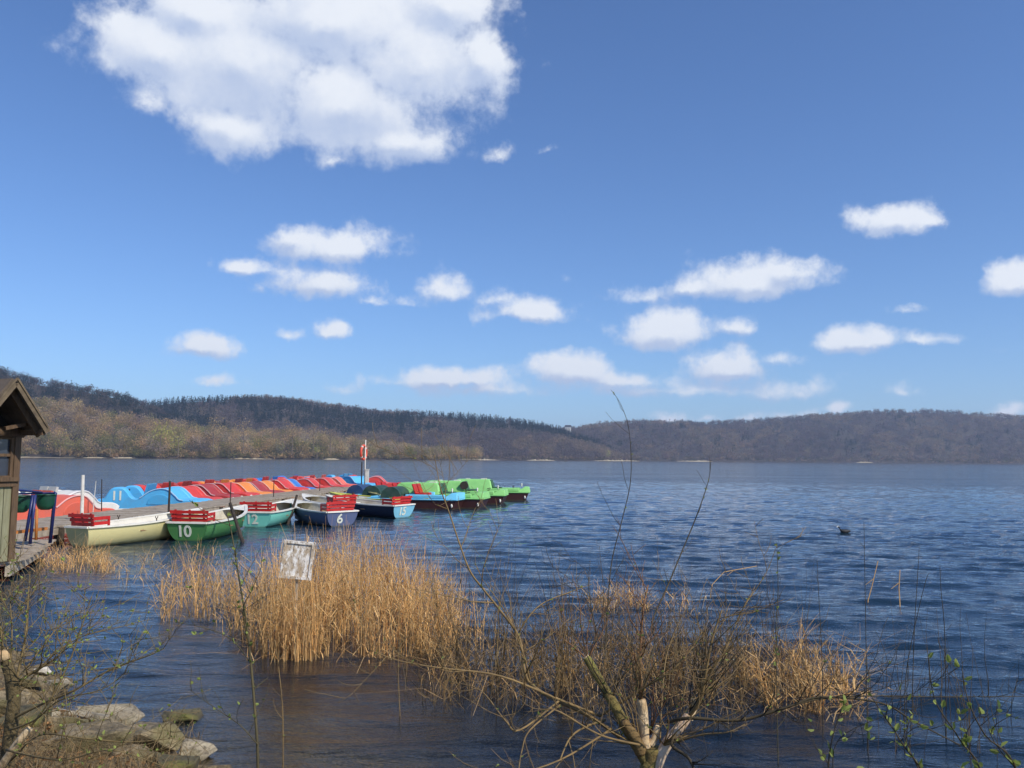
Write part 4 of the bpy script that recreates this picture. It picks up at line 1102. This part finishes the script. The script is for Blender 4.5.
# the pollarded willow at the bottom, right of centre
def build_willow():
    D = 5.0; r = random.Random(12)
    base = at(648, 800, D); base.z = ground_z(np.array(base.x), np.array(base.y)).item() - .05
    root = empty('willow_shrub', base, label='pollarded willow with pale cut stubs and long bare shoots at the bottom', cat='shrub')
    def W(px, py, d): return at(px, py, d) - base
    b = MB(); pth = smooth_path([Vector((0, 0, -.05)), W(649, 785, D), W(653, 762, D), W(652, 748, D)])
    b.tube(pth, .07, .052, 12); b.build('trunk', m_barkg, root, True)
    def stub(pts, r0, r1, m, cut=True):
        r0 *= .76; r1 *= .76; b = MB(); pt = smooth_path([W(*p) for p in pts], 7)
        pt = [q + mnoise.noise_vector(q * 14) * .006 for q in pt]; b.rf = lambda t: 1 + .16 * mnoise.noise(Vector((t * 6, r0 * 99, 0))); b.tube(pt, r0, r1, 11)
        o = b.build('limb', m, root, True)
        if cut:
            c = MB(); d = (pt[-1] - pt[-2]).normalized(); c.tube([pt[-1] - d * .004, pt[-1] + d * .006], r1 * .96, r1 * .86, 11); c.build('cut_face', m_cut, o)
        return o
    stub([(650, 766, D), (636, 745, D), (618, 712, D + .02), (600, 680, D + .08), (586, 657, D + .1)], .046, .030, m_barkg)
    stub([(641, 752, D), (632, 733, D - .03), (623, 722, D - .05)], .05, .028, mat('orange brown bark', rgb(140, 108, 68), .8, c2=rgb(104, 88, 52), scale=7, bump=.8), False)
    stub([(648, 765, D + .02), (644, 735, D + .03), (643, 715, D + .04), (641, 700, D + .04)], .046, .034, m_cut)
    stub([(655, 768, D - .02), (664, 748, D - .03), (676, 732, D - .02), (688, 716, D)], .048, .034, mat('peeled wood', rgb(226, 206, 178), .7, c2=rgb(150, 100, 62), scale=9, bump=.5))
    stub([(690, 720, D), (694, 708, D + .02), (693, 700, D + .02)], .022, .016, m_cut)
    stub([(650, 745, D + .03), (655, 738, D + .03), (658, 727, D + .03)], .03, .02, m_cut)
    # long shoots, traced along the photograph and set at their own depths
    SH = [([(620, 737, 5.0), (590, 716, 5.1), (550, 697, 5.3), (531, 684, 5.4), (525, 672, 5.4), (519, 637, 5.5), (503, 614, 5.5), (484, 590, 5.6), (470, 571, 5.6), (459, 542, 5.7), (449, 512, 5.8), (441, 490, 5.8), (437, 470, 5.9), (434, 455, 5.9)], .013, .0022, m_twig, 12, .5, 1),
          ([(600, 716, 5.1), (560, 700, 5.0), (500, 676, 4.9), (440, 668, 4.8), (400, 661, 4.8), (370, 650, 4.8)], .009, .002, m_twig, 9, .4, 1),
          ([(519, 632, 5.5), (530, 615, 5.5), (545, 602, 5.6), (570, 592, 5.7), (592, 584, 5.8)], .006, .0018, m_twig, 6, .22, 1),
          ([(641, 702, 5.04), (640, 670, 5.05), (641, 640, 5.1), (643, 612, 5.1), (648, 585, 5.2)], .013, .004, m_twigr, 9, .35, 1),
          ([(640, 700, 5.03), (648, 668, 5.2), (655, 640, 5.5), (652, 622, 5.8), (668, 585, 6.0), (680, 556, 6.1), (693, 525, 6.2), (703, 498, 6.2), (709, 478, 6.3), (711, 460, 6.3)], .008, .0022, m_twigd, 7, .22, 1),
          ([(600, 690, 5.2), (606, 640, 5.4), (608, 600, 5.5), (612, 560, 5.6), (622, 520, 5.6), (630, 485, 5.6), (631, 455, 5.6), (628, 425, 5.6), (620, 403, 5.6), (611, 390, 5.6)], .005, .0012, m_twigd, 5, .25, 1),
          ([(688, 718, 5), (700, 700, 4.95), (706, 672, 4.9), (712, 640, 4.9), (722, 610, 4.9)], .013, .004, m_twig, 10, .4, 1),
          ([(680, 728, 5), (672, 745, 4.9), (690, 760, 4.8), (700, 790, 4.7)], .012, .007, m_twigd, 3, .3, 1),
          ([(668, 722, 5), (690, 718, 4.9), (740, 720, 4.85), (790, 706, 4.8), (821, 697, 4.8), (881, 703, 4.8), (915, 722, 4.8), (960, 745, 4.8)], .011, .003, m_twigd, 12, .35, 1),
          ([(777, 710, 4.8), (820, 699, 4.8), (870, 696, 4.85), (950, 697, 4.9), (1040, 696, 5.0)], .006, .002, m_twigd, 8, .3, 1),
          ([(664, 745, 4.95), (700, 735, 4.8), (728, 732, 4.7), (745, 724, 4.7)], .007, .002, m_twig, 5, .2, 1),
          ([(605, 720, 5.1), (585, 727, 5), (570, 738, 4.9), (560, 760, 4.8)], .009, .004, m_twig, 5, .3, 1),
          ([(600, 716, 5.1), (640, 690, 5.0), (670, 672, 4.9), (690, 650, 4.9), (702, 632, 4.9)], .008, .003, m_twig, 8, .3, 1),
          ([(640, 745, 4.9), (600, 735, 4.8), (560, 712, 4.7), (545, 710, 4.7), (535, 720, 4.7)], .007, .002, m_twig, 6, .25, 1),
          ([(560, 700, 5.2), (520, 730, 5), (505, 720, 5), (480, 690, 5.1), (450, 682, 5.2)], .007, .002, m_twig, 7, .3, 1),
          ([(560, 705, 5.2), (530, 730, 5), (522, 750, 4.9), (518, 775, 4.8)], .006, .003, m_twig, 4, .3, 1),
          ([(586, 660, 5.1), (596, 640, 5.2), (590, 600, 5.3), (588, 570, 5.4)], .006, .0015, m_twigd, 6, .3, 1),
          ([(700, 690, 4.9), (725, 650, 4.9), (742, 610, 5), (765, 575, 5.1), (777, 545, 5.1)], .005, .0013, m_twig, 6, .25, 1),
          ([(660, 742, 5.0), (662, 700, 5.3), (668, 650, 5.6), (690, 600, 5.8)], .006, .0015, m_twig, 8, .35, 1),
          ([(610, 730, 5), (560, 760, 4.8), (500, 780, 4.6)], .007, .003, m_twig, 5, .3, 1)]
    for i, (pts, r0, r1, m, ns, sl_, dp) in enumerate(SH):
        b = MB(); lf = MB(); pt = smooth_path([W(*p) for p in pts])
        twigs(b, lf, pt, r0, r1, r, ns, sl_ * 1.15, 2 if i not in (4, 5) else 1, 3.0, .022)
        o = b.build('shoot', m, root, True)
        if lf.v: tinted(lf, RS); lf.build('leaves', m_leaf, o)
build_willow()
def willow_sprouts():
    """dense fine regrowth of the pollard: many separate shoots from the stub heads and the trunk"""
    root = [o for o in bpy.data.objects if o.name == 'willow_shrub'][0]; base = Vector(root.location); r = random.Random(77)
    SRC = [((588, 660, 5.1), 6, .5, (-.1, .9)), ((612, 702, 5.05), 7, .5, (-.2, .8)), ((641, 702, 5.04), 6, .55, (0, 1)), ((690, 712, 5.0), 6, .55, (.25, 1)), ((664, 745, 4.95), 10, .55, (.4, .6)), ((640, 745, 5.0), 10, .6, (-.6, .5)), ((650, 735, 5.1), 7, .75, (.1, 1)), ((700, 690, 4.95), 5, .45, (.5, .8))]
    for (p, n, ln, bias) in SRC:
        b = MB(); lf = MB(); o = at(*p) - base
        for i in range(n):
            d = Vector((bias[0] + r.uniform(-.7, .7), r.uniform(-.5, .6), bias[1] + r.uniform(-.4, .3))).normalized(); cur = o.copy(); q = [cur]
            L = ln * r.uniform(.35, 1.15)
            for s in range(5):
                d = (d + Vector((r.uniform(-.2, .2), r.uniform(-.2, .2), r.uniform(-.12, .2)))).normalized(); cur = cur + d * L / 5; q.append(cur)
            twigs(b, lf, q, r.uniform(.0025, .006), .0012, r, 4, ln * .35, 1, 3.5, .024, 4)
        so = b.build('regrowth', r.choice((m_twig, m_twigd, m_twigr)), root, True); so['kind'] = 'stuff'
        tinted(lf, RS); lf.build('leaves', m_leaf, so)
willow_sprouts()

# sapling in front of the reeds on the left
def sapling(name, label, tracks, mbark, leafd, leafs, seed, ns=6, sl_=.22, cat='shrub', ground=None, depth=1):
    r = random.Random(seed); p0 = tracks[0][0][0]
    base = at(*p0); base.z = ground if ground is not None else ground_z(np.array(base.x), np.array(base.y)).item() - .05
    root = empty(name, base, label=label, cat=cat)
    for i, (pts, r0, r1) in enumerate(tracks):
        P = [at(*p) - base for p in pts]
        if i == 0: P = [Vector((0, 0, 0))] + P[1:]
        b = MB(); lf = MB(); twigs(b, lf, smooth_path(P), r0, r1, r, ns, sl_, depth, leafd, leafs)
        o = b.build('stem', mbark, root, True)
        if lf.v: tinted(lf, RS); lf.build('leaves', m_leaf, o)
    return root
m_sap = mat('sapling bark', rgb(94, 84, 52), .8, c2=rgb(62, 56, 38), scale=9)
sapling('sapling', 'slender dark sapling with opening buds in front of the reed bed edge',
        [([(262, 830, 4.2), (258, 768, 4.2), (254, 700, 4.25), (250, 655, 4.3), (246, 620, 4.3), (241, 590, 4.3), (236, 560, 4.3), (231, 530, 4.35), (226, 512, 4.35)], .008, .002),
         ([(248, 640, 4.3), (243, 610, 4.25), (252, 590, 4.2), (262, 566, 4.2)], .003, .0013),
         ([(258, 745, 4.2), (240, 725, 4.2), (215, 708, 4.15), (190, 690, 4.1)], .003, .0012),
         ([(252, 665, 4.3), (232, 640, 4.3), (205, 628, 4.3), (175, 622, 4.3)], .0028, .0011)], m_sap, 9, .026, 3)
sapling('sapling', 'thin pale whip rising from the bank right of the dark sapling',
        [([(286, 800, 4.4), (283, 740, 4.4), (281, 690, 4.4), (275, 640, 4.4)], .004, .0016)], m_twig, 2, .02, 4, ns=3)
sapling('sapling', 'thin bare whip with few buds in the water left of the thicket',
        [([(402, 700, 7.5), (398, 668, 7.5), (401, 640, 7.5), (398, 600, 7.5)], .005, .002)], m_twig, 2, .02, 4, ns=3, ground=-.2)
m_lb_twig = mat('olive twig bark', rgb(132, 112, 72), .8, c2=rgb(92, 78, 50), scale=10)
# left bush in the corner
def left_bush():
    r = random.Random(31); D = 4.6
    base = at(8, 860, D); base.z = ground_z(np.array(base.x), np.array(base.y)).item() - .05
    root = empty('bush', base, label='bare budding bush growing over the rocks at the left edge', cat='shrub')
    def W(px, py, d): return at(px, py, d) - base
    b = MB(); b.tube(smooth_path([Vector((0, 0, 0)), W(6, 780, D), W(12, 720, D), W(14, 690, D), W(4, 655, D)]), .04, .028, 9); st = b.build('trunk', m_bark, root, True)
    b = MB(); b.tube(smooth_path([W(0, 768, D - .1), W(16, 745, D - .15), W(30, 728, D - .15)]), .02, .016, 8); b.build('limb', m_cut, root, True)
    b = MB(); b.tube([W(6, 660, D), W(2, 650, D)], .034, .034, 9); b.build('limb', m_cut, root, True)
    SH = [([(12, 700, D), (22, 680, D), (40, 668, D), (58, 656, D), (70, 640, 4.7)], .012, .003), ([(10, 720, D), (40, 705, 4.5), (75, 690, 4.4), (110, 670, 4.4), (150, 655, 4.3), (165, 648, 4.3)], .008, .0018),
          ([(14, 690, D), (25, 640, 4.7), (28, 600, 4.8), (30, 572, 4.9)], .008, .002), ([(8, 700, D), (2, 640, 4.6), (-5, 590, 4.6)], .008, .002),
          ([(20, 740, 4.5), (50, 700, 4.4), (70, 660, 4.4), (84, 620, 4.4), (92, 596, 4.4)], .006, .0015), ([(12, 760, 4.5), (40, 735, 4.3), (80, 738, 4.2), (130, 742, 4.2), (175, 738, 4.2)], .006, .0015),
          ([(10, 730, 4.5), (35, 720, 4.4), (60, 700, 4.3), (100, 690, 4.2), (128, 672, 4.2)], .006, .0015), ([(10, 690, D), (40, 650, 4.8), (60, 625, 4.9), (78, 612, 5)], .006, .0015),
          ([(6, 750, 4.4), (60, 760, 4.1), (110, 750, 4.0), (160, 765, 4.0)], .006, .0015), ([(14, 700, D), (48, 660, 4.6), (75, 640, 4.6), (95, 632, 4.6)], .005, .0015),
          ([(8, 680, D), (12, 640, 4.6), (10, 600, 4.7)], .006, .0018)]
    for (pts, r0, r1) in SH:
        b = MB(); lf = MB(); twigs(b, lf, smooth_path([W(*p) for p in pts]), r0, r1, r, 9, .32, 2, 8, .022)
        o = b.build('shoot', m_lb_twig, root, True); tinted(lf, RS); lf.build('leaves', m_leaf, o)
left_bush()
# leafy shoots low on the right
def right_shoots():
    T = [([(925, 860, 4.3), (930, 800, 4.3), (900, 740, 4.35), (880, 710, 4.4), (868, 690, 4.4)], 'low leafy shrub with young green leaves, left one at the lower right', 51),
         ([(990, 860, 4.2), (985, 790, 4.2), (960, 740, 4.25), (935, 700, 4.3), (928, 655, 4.3)], 'leafy shoot with bright green leaves, middle one at the lower right', 52),
         ([(1040, 860, 4.2), (1020, 780, 4.2), (985, 735, 4.2), (968, 700, 4.25), (962, 668, 4.3)], 'leafy shoot at the lower right corner, rightmost of the leafy ones', 53),
         ([(830, 860, 4.4), (828, 790, 4.4), (832, 740, 4.4), (845, 700, 4.4)], 'small leafy shoot under the long horizontal branch right of the willow', 54)]
    for pts, lab, s in T:
        sapling('leafy_shrub', lab, [(pts, .006, .0018), ([(p[0] + 6, p[1], p[2]) for p in pts[1:3]] + [(pts[3][0] + 45, pts[3][1] + 14, pts[3][2] - .1)], .003, .0012)], m_twigd, 7.5, .044, s, ns=5, sl_=.26)
    for pts, lab, s in [([(868, 760, 6.6), (867, 700, 6.6), (866, 640, 6.6), (865, 580, 6.6), (864, 522, 6.6)], 'tall straight thin stem in the water, left of the pale snapped stalks', 61),
                        ([(903, 730, 6.8), (905, 690, 6.8), (912, 640, 6.8), (926, 580, 6.8), (931, 573, 6.8)], 'thin dark stem leaning right, right of the pale snapped stalks', 62),
                        ([(910, 720, 7.4), (914, 640, 7.4), (918, 570, 7.4), (919, 550, 7.4)], 'very thin upright stem beside the one leaning right', 63),
                        ([(944, 700, 7.0), (945, 640, 7.0), (941, 590, 7.0), (940, 565, 7.0)], 'very thin upright stem, rightmost on the open water', 64),
                        ([(777, 700, 6.4), (776, 640, 6.4), (778, 590, 6.4), (777, 543, 6.4)], 'thin green budded twig standing above the broken reed clump', 65),
                        ([(822, 720, 7.0), (822, 660, 7.0), (819, 600, 7.0), (817, 560, 7.0)], 'thin grey stem rising right behind the broken reed clump', 66)]:
        sapling('thin_stem', lab, [(pts, .004, .0016)], m_twigd if s != 65 else m_sap, 9 if s == 65 else .5, .035, s, ns=2, sl_=.08, cat='stem', ground=-.25)
right_shoots()
# snapped pale stalks on the open water
for (pts, lab) in [([(868, 598, 0), (872, 586, 1), (878, 561, 2)], 'pale snapped reed stalk, left one of two on the open water at the right'),
                   ([(900, 602, 0), (899, 588, 1), (900, 570, 2)], 'pale upright broken stalk, right one of two on the open water at the right'),
                   ([(712, 582, 0), (724, 572, 1), (757, 566, 2)], 'pale broken stalk lying aslant above the thicket')]:
    a = onz(pts[0][0], pts[0][1] + 4, 0); D = a.y; b = MB()
    P = [Vector((0, 0, -.3)), Vector((0, 0, .02))] + [at(p[0], p[1], D) - a for p in pts[1:]]
    b.tube(P, .009, .006, 5); tinted(b, RS, 1, 1.15); o = b.build('broken_stalk', m_reed); o.location = a
    b2 = MB(); k = P[-2].lerp(P[-1], .3); b2.tube([k, k + Vector((-.12, .02, -.10))], .006, .004, 5); tinted(b2, RS, 1, 1.15); b2.build('leaf_blade', m_reed, o)
    tag(o, lab, 'reed stalk')

# weathered white board standing in the reeds
def board():
    m, t, out = new_mat('peeling white paint')
    tc = t.new('ShaderNodeTexCoord').outputs['Object']
    v = t.new('ShaderNodeMapping', {'Vector': tc, 'Scale': (1, 1, .45)}).outputs[0]
    n1 = t.noise(16, 6, v, .7, .6); n2 = t.noise(60, 4, v, .6)
    c = t.mix(t.ramp(n1.outputs[0], [(.42, (0, 0, 0)), (.54, (1, 1, 1))]), rgb(232, 228, 220), rgb(176, 158, 134))
    c = t.mix(t.ramp(n2.outputs[0], [(.58, (0, 0, 0)), (.68, (1, 1, 1))]), c, rgb(96, 82, 72))
    p = t.new('ShaderNodeBsdfPrincipled', {'Base Color': c, 'Roughness': .8}); t.l.new(p.outputs[0], out.inputs[0])
    D = 10.0; c0 = at(297, 590, D); c0.z = -.3
    root = empty('board', c0, R(8), label='weathered white board with peeling paint standing in the golden reeds', cat='sign')
    b = MB(); top = at(299, 541, D) - c0; bot = at(296, 579, D) - c0
    mtx = Matrix.Rotation(R(6), 3, 'Y'); b.box((top + bot) / 2, (.36, .02, (top - bot).length), mtx=mtx); b.build('panel', m, root)
    b = MB(); mid = (top + bot) / 2
    for z in (.2, -.2): b.box(mid + mtx @ Vector((0, -.018, z)), (.37, .016, .03), mtx=mtx)
    b.box(mid + mtx @ Vector((-.16, -.018, 0)), (.03, .016, .37), mtx=mtx); b.box(mid + mtx @ Vector((.16, -.018, 0)), (.03, .016, .37), mtx=mtx); b.build('frame', m, root)
    b = MB(); b.tube([(mid.x - .02, .03, -.2), (mid.x, .03, mid.z)], .02, .02, 6); b.build('post', m_deck, root)
board()
r = np.random.default_rng(71)
B, px, D = patch(270, 326, 9.45, 9.85, 190, r)
stems('reed_stalks', 'few golden reed stalks crossing in front of the white board', m_reed, B, np.where(r.random(len(B)) < .8, r.uniform(.5, .92, len(B)), r.uniform(.9, 1.2, len(B))) + .1, r.normal(0, .1, (len(B), 2)), r.uniform(.003, .0055, len(B)), r, tints(len(B), r), broken=.2, leafy=.5)

# ------------------------------------------------------------------ rocks at the water's edge
def rock_mat(name, c, c2, moss):
    m, t, out = new_mat(name)
    tc = t.new('ShaderNodeTexCoord').outputs['Object']
    n1 = t.noise(5, 8, tc, .65); n2 = t.noise(30, 6, tc, .7); n3 = t.noise(3.1, 5, tc, .6)
    c = t.mix(t.ramp(n1.outputs[0], [(.35, (0, 0, 0)), (.65, (1, 1, 1))]), c, c2)
    c = t.mix(t.ramp(n2.outputs[0], [(.52, (0, 0, 0)), (.66, (1, 1, 1))]), c, tuple(x * .42 for x in c2))
    wv = t.new('ShaderNodeTexWave', {'Vector': tc, 'Scale': 7.0, 'Distortion': 6.0, 'Detail': 4.0}); wv.bands_direction = 'Z'
    c = t.mix(t.math('MULTIPLY', t.ramp(wv.outputs[1], [(.0, (1, 1, 1)), (.22, (0, 0, 0))]), .55), c, tuple(x * .45 for x in c2))
    c = t.mix(t.math('MULTIPLY', t.ramp(n3.outputs[0], [(.5, (0, 0, 0)), (.62, (1, 1, 1))]), moss), c, rgb(104, 100, 48))
    z = t.new('ShaderNodeSeparateXYZ', {0: t.new('ShaderNodeNewGeometry').outputs['Position']}).outputs[2]
    wet = t.new('ShaderNodeMapRange', {'Value': t.math('MULTIPLY_ADD', n1.outputs[0], .06, z), 'From Min': .075, 'From Max': .035}).outputs[0]
    c = t.mix(t.math('MULTIPLY', wet, .75), c, rgb(58, 50, 36))          # waterline stain
    b = t.new('ShaderNodeBump', {'Height': n1.outputs[0], 'Strength': .9, 'Distance': .05}); b2 = t.new('ShaderNodeBump', {'Height': n2.outputs[0], 'Strength': .6, 'Distance': .012, 'Normal': b.outputs[0]})
    p = t.new('ShaderNodeBsdfPrincipled', {'Base Color': c, 'Roughness': .85, 'Normal': b2.outputs[0]}); t.l.new(p.outputs[0], out.inputs[0]); return m
RM = [rock_mat('pale slab stone', rgb(168, 156, 132), rgb(128, 116, 94), .25), rock_mat('brown slab stone', rgb(152, 134, 102), rgb(104, 92, 70), .4), rock_mat('dark mossy stone', rgb(104, 96, 66), rgb(70, 64, 46), 1.0), rock_mat('white stone', rgb(214, 206, 190), rgb(180, 168, 146), .1)]
def rock(px, py, w, d, h, mi, label, seed, rz=0, tilt=(0, 0), z=None):
    w *= 1.02; d *= 1.02; h *= 1.0
    r = random.Random(seed); p = onz(px, py, .16 if z is None else z)
    g = ground_z(np.array(p.x), np.array(p.y)).item()
    bm = bmesh.new()
    for i in range(13):
        v = Vector((r.gauss(0, 1), r.gauss(0, 1), r.gauss(0, 1))).normalized(); v = Vector([math.copysign(abs(c) ** .6, c) for c in v])
        bm.verts.new((v.x * w / 2 * r.uniform(.82, 1.05), v.y * d / 2 * r.uniform(.82, 1.05), v.z * h / 2 * r.uniform(.75, 1.02)))
    res = bmesh.ops.convex_hull(bm, input=bm.verts); bmesh.ops.delete(bm, geom=[e for e in res['geom_interior'] if isinstance(e, bmesh.types.BMVert)], context='VERTS')
    bmesh.ops.bevel(bm, geom=list(bm.edges), offset=min(w, d, h) * .02, segments=1, affect='EDGES')
    bmesh.ops.triangulate(bm, faces=bm.faces[:]); bmesh.ops.subdivide_edges(bm, edges=bm.edges[:], cuts=2, use_grid_fill=True)
    for v in bm.verts:
        nn = mnoise.noise_vector(v.co * 5 + Vector((seed, 0, 0))) * .028 + mnoise.noise_vector(v.co * 16 + Vector((seed, 3, 0))) * .010
        v.co += nn * min(1, w / .35)
    me = bpy.data.meshes.new('rock'); bm.to_mesh(me); bm.free(); me.materials.append(RM[mi])
    o = bpy.data.objects.new('rock', me); col.objects.link(o)
    o.location = (p.x, p.y, max(g, -.05) + h * .26 if z is None else z); o.rotation_euler = (R(tilt[0]), R(tilt[1]), R(rz))
    tag(o, label, 'rock', 'rocks along the water edge'); return o
for a in [(104, 712, .62, .42, .2, 0, 'long pale flat slab, the biggest light rock by the water', 1, -18, (4, 8)),
          (150, 744, .46, .58, .30, 1, 'large tan angular boulder with a dark cleft on its left', 2, 20, (-10, 12)),
          (112, 748, .52, .40, .28, 1, 'tan boulder left of the dark cleft', 3, -10, (-6, -4)),
          (84, 765, .6, .4, .26, 1, 'mossy boulder cut by the bottom edge of the picture', 4, 10, (0, 3)),
          (184, 699, .40, .26, .20, 2, 'dark mossy rock out in the water right of the slabs', 5, 15, (0, 0)),
          (194, 736, .30, .24, .18, 0, 'flat topped rock with a brown side, right of the big boulder', 6, 5, (2, 0)),
          (66, 698, .26, .18, .12, 3, 'small whitish stone left of the pale slab', 7, 0, (0, 5)),
          (90, 726, .34, .2, .14, 0, 'narrow pale stone below the big pale slab', 8, 0, (0, 8)),
          (45, 722, .28, .24, .16, 0, 'round pale stone half hidden by the bush twigs', 9, 30, (0, 0)),
          (20, 700, .2, .16, .13, 3, 'white stone right beside the bush trunk', 10, 0, (0, 0)),
          (58, 672, .28, .2, .12, 0, 'grey stone at the water among the left twigs, farthest from the camera', 11, 0, (0, 0)),
          (40, 662, .2, .16, .1, 3, 'small light stone at the far end of the rocks', 12, 0, (0, 0)),
          (55, 748, .4, .34, .22, 1, 'brown stone under the bush next to the bottom edge', 13, 40, (0, 0)),
          (24, 752, .36, .3, .22, 2, 'dark stone at the foot of the bush', 14, 10, (0, 0)),
          (228, 764, .16, .1, .08, 3, 'tiny white stone at the bottom edge below the sapling', 15, 0, (0, 0)),
          (172, 768, .34, .3, .2, 2, 'low dark stone at the bottom edge below the big boulder', 16, 0, (0, 0)),
          (108, 688, .22, .12, .05, 2, 'low dark stone barely breaking the water beyond the pale slab', 17, 0, (0, 0)),
          (30, 684, .26, .2, .14, 1, 'brown stone between the white stone and the bush trunk', 18, 0, (0, 0)),
          (132, 762, .34, .26, .2, 1, 'brown wedge stone under the big tan boulder', 19, 60, (0, 0)),
          (2, 730, .4, .4, .3, 1, 'brown stone cut by the left edge', 20, 0, (0, 0))]:
    rock(*a)
# dead leaves and grass on the bank
r = np.random.default_rng(81)
P, px, D = patch(-60, 215, 4.0, 7.2, 2600, r, lambda px, D, r: np.ones(len(px), bool))
zz = ground_z(P[:, 0], P[:, 1]); kp = zz > .0; P = P[kp]; P[:, 2] = zz[kp]
stems('bank_grass', 'dry grass and dead stalks between the rocks on the bank', m_brush, P, r.uniform(.03, .20, len(P)), r.normal(0, .12, (len(P), 2)), r.uniform(.0015, .004, len(P)), r, tints(len(P), r, .6, 1.6), broken=.4, cat='grass')
mbl = MB(); rr = random.Random(82)
for i in range(900):
    D = rr.uniform(4.2, 7.4); px = rr.uniform(-40, 190); X = (px - 512) / F_PX * D; z = ground_z(np.array(X), np.array(D)).item()
    if z < .01: continue
    leaf(mbl, (X, D, z + .012), (rr.uniform(-1, 1), rr.uniform(-1, 1), rr.uniform(0, .3)), rr.uniform(.03, .06), rr.uniform(.015, .03), rr)
tinted(mbl, RS, .5, 1.2)
tag(mbl.build('leaf_litter', leafmat('dead leaf', rgb(176, 132, 84), rgb(128, 92, 58), .2)), 'brown dead leaves scattered between the rocks', 'leaves', kind='stuff')
# ------------------------------------------------------------------ HAZE
def build_haze():
    m, t, out = new_mat('air')
    v = t.new('ShaderNodeVolumePrincipled', {'Color': (.62, .76, 1.0), 'Density': HAZE, 'Anisotropy': .2})
    t.l.new(v.outputs[0], out.inputs['Volume'])
    b = MB(); b.box((0, 3500, 148.7), (10400, 10400, 302.6))
    o = b.build('haze', m); tag(o, 'thin blue haze over the lake', 'haze', kind='stuff')
HAZE = 0.00012
build_haze()
scn.view_settings.view_transform = 'Standard'; scn.view_settings.look = 'None'
scn.view_settings.exposure = .07; scn.view_settings.gamma = 1
scn.cycles.use_denoising = True
scn.cycles.max_bounces = 8; scn.cycles.transparent_max_bounces = 16; scn.cycles.volume_bounces = 1
scn.cycles.use_adaptive_sampling = True; scn.cycles.adaptive_threshold = .015
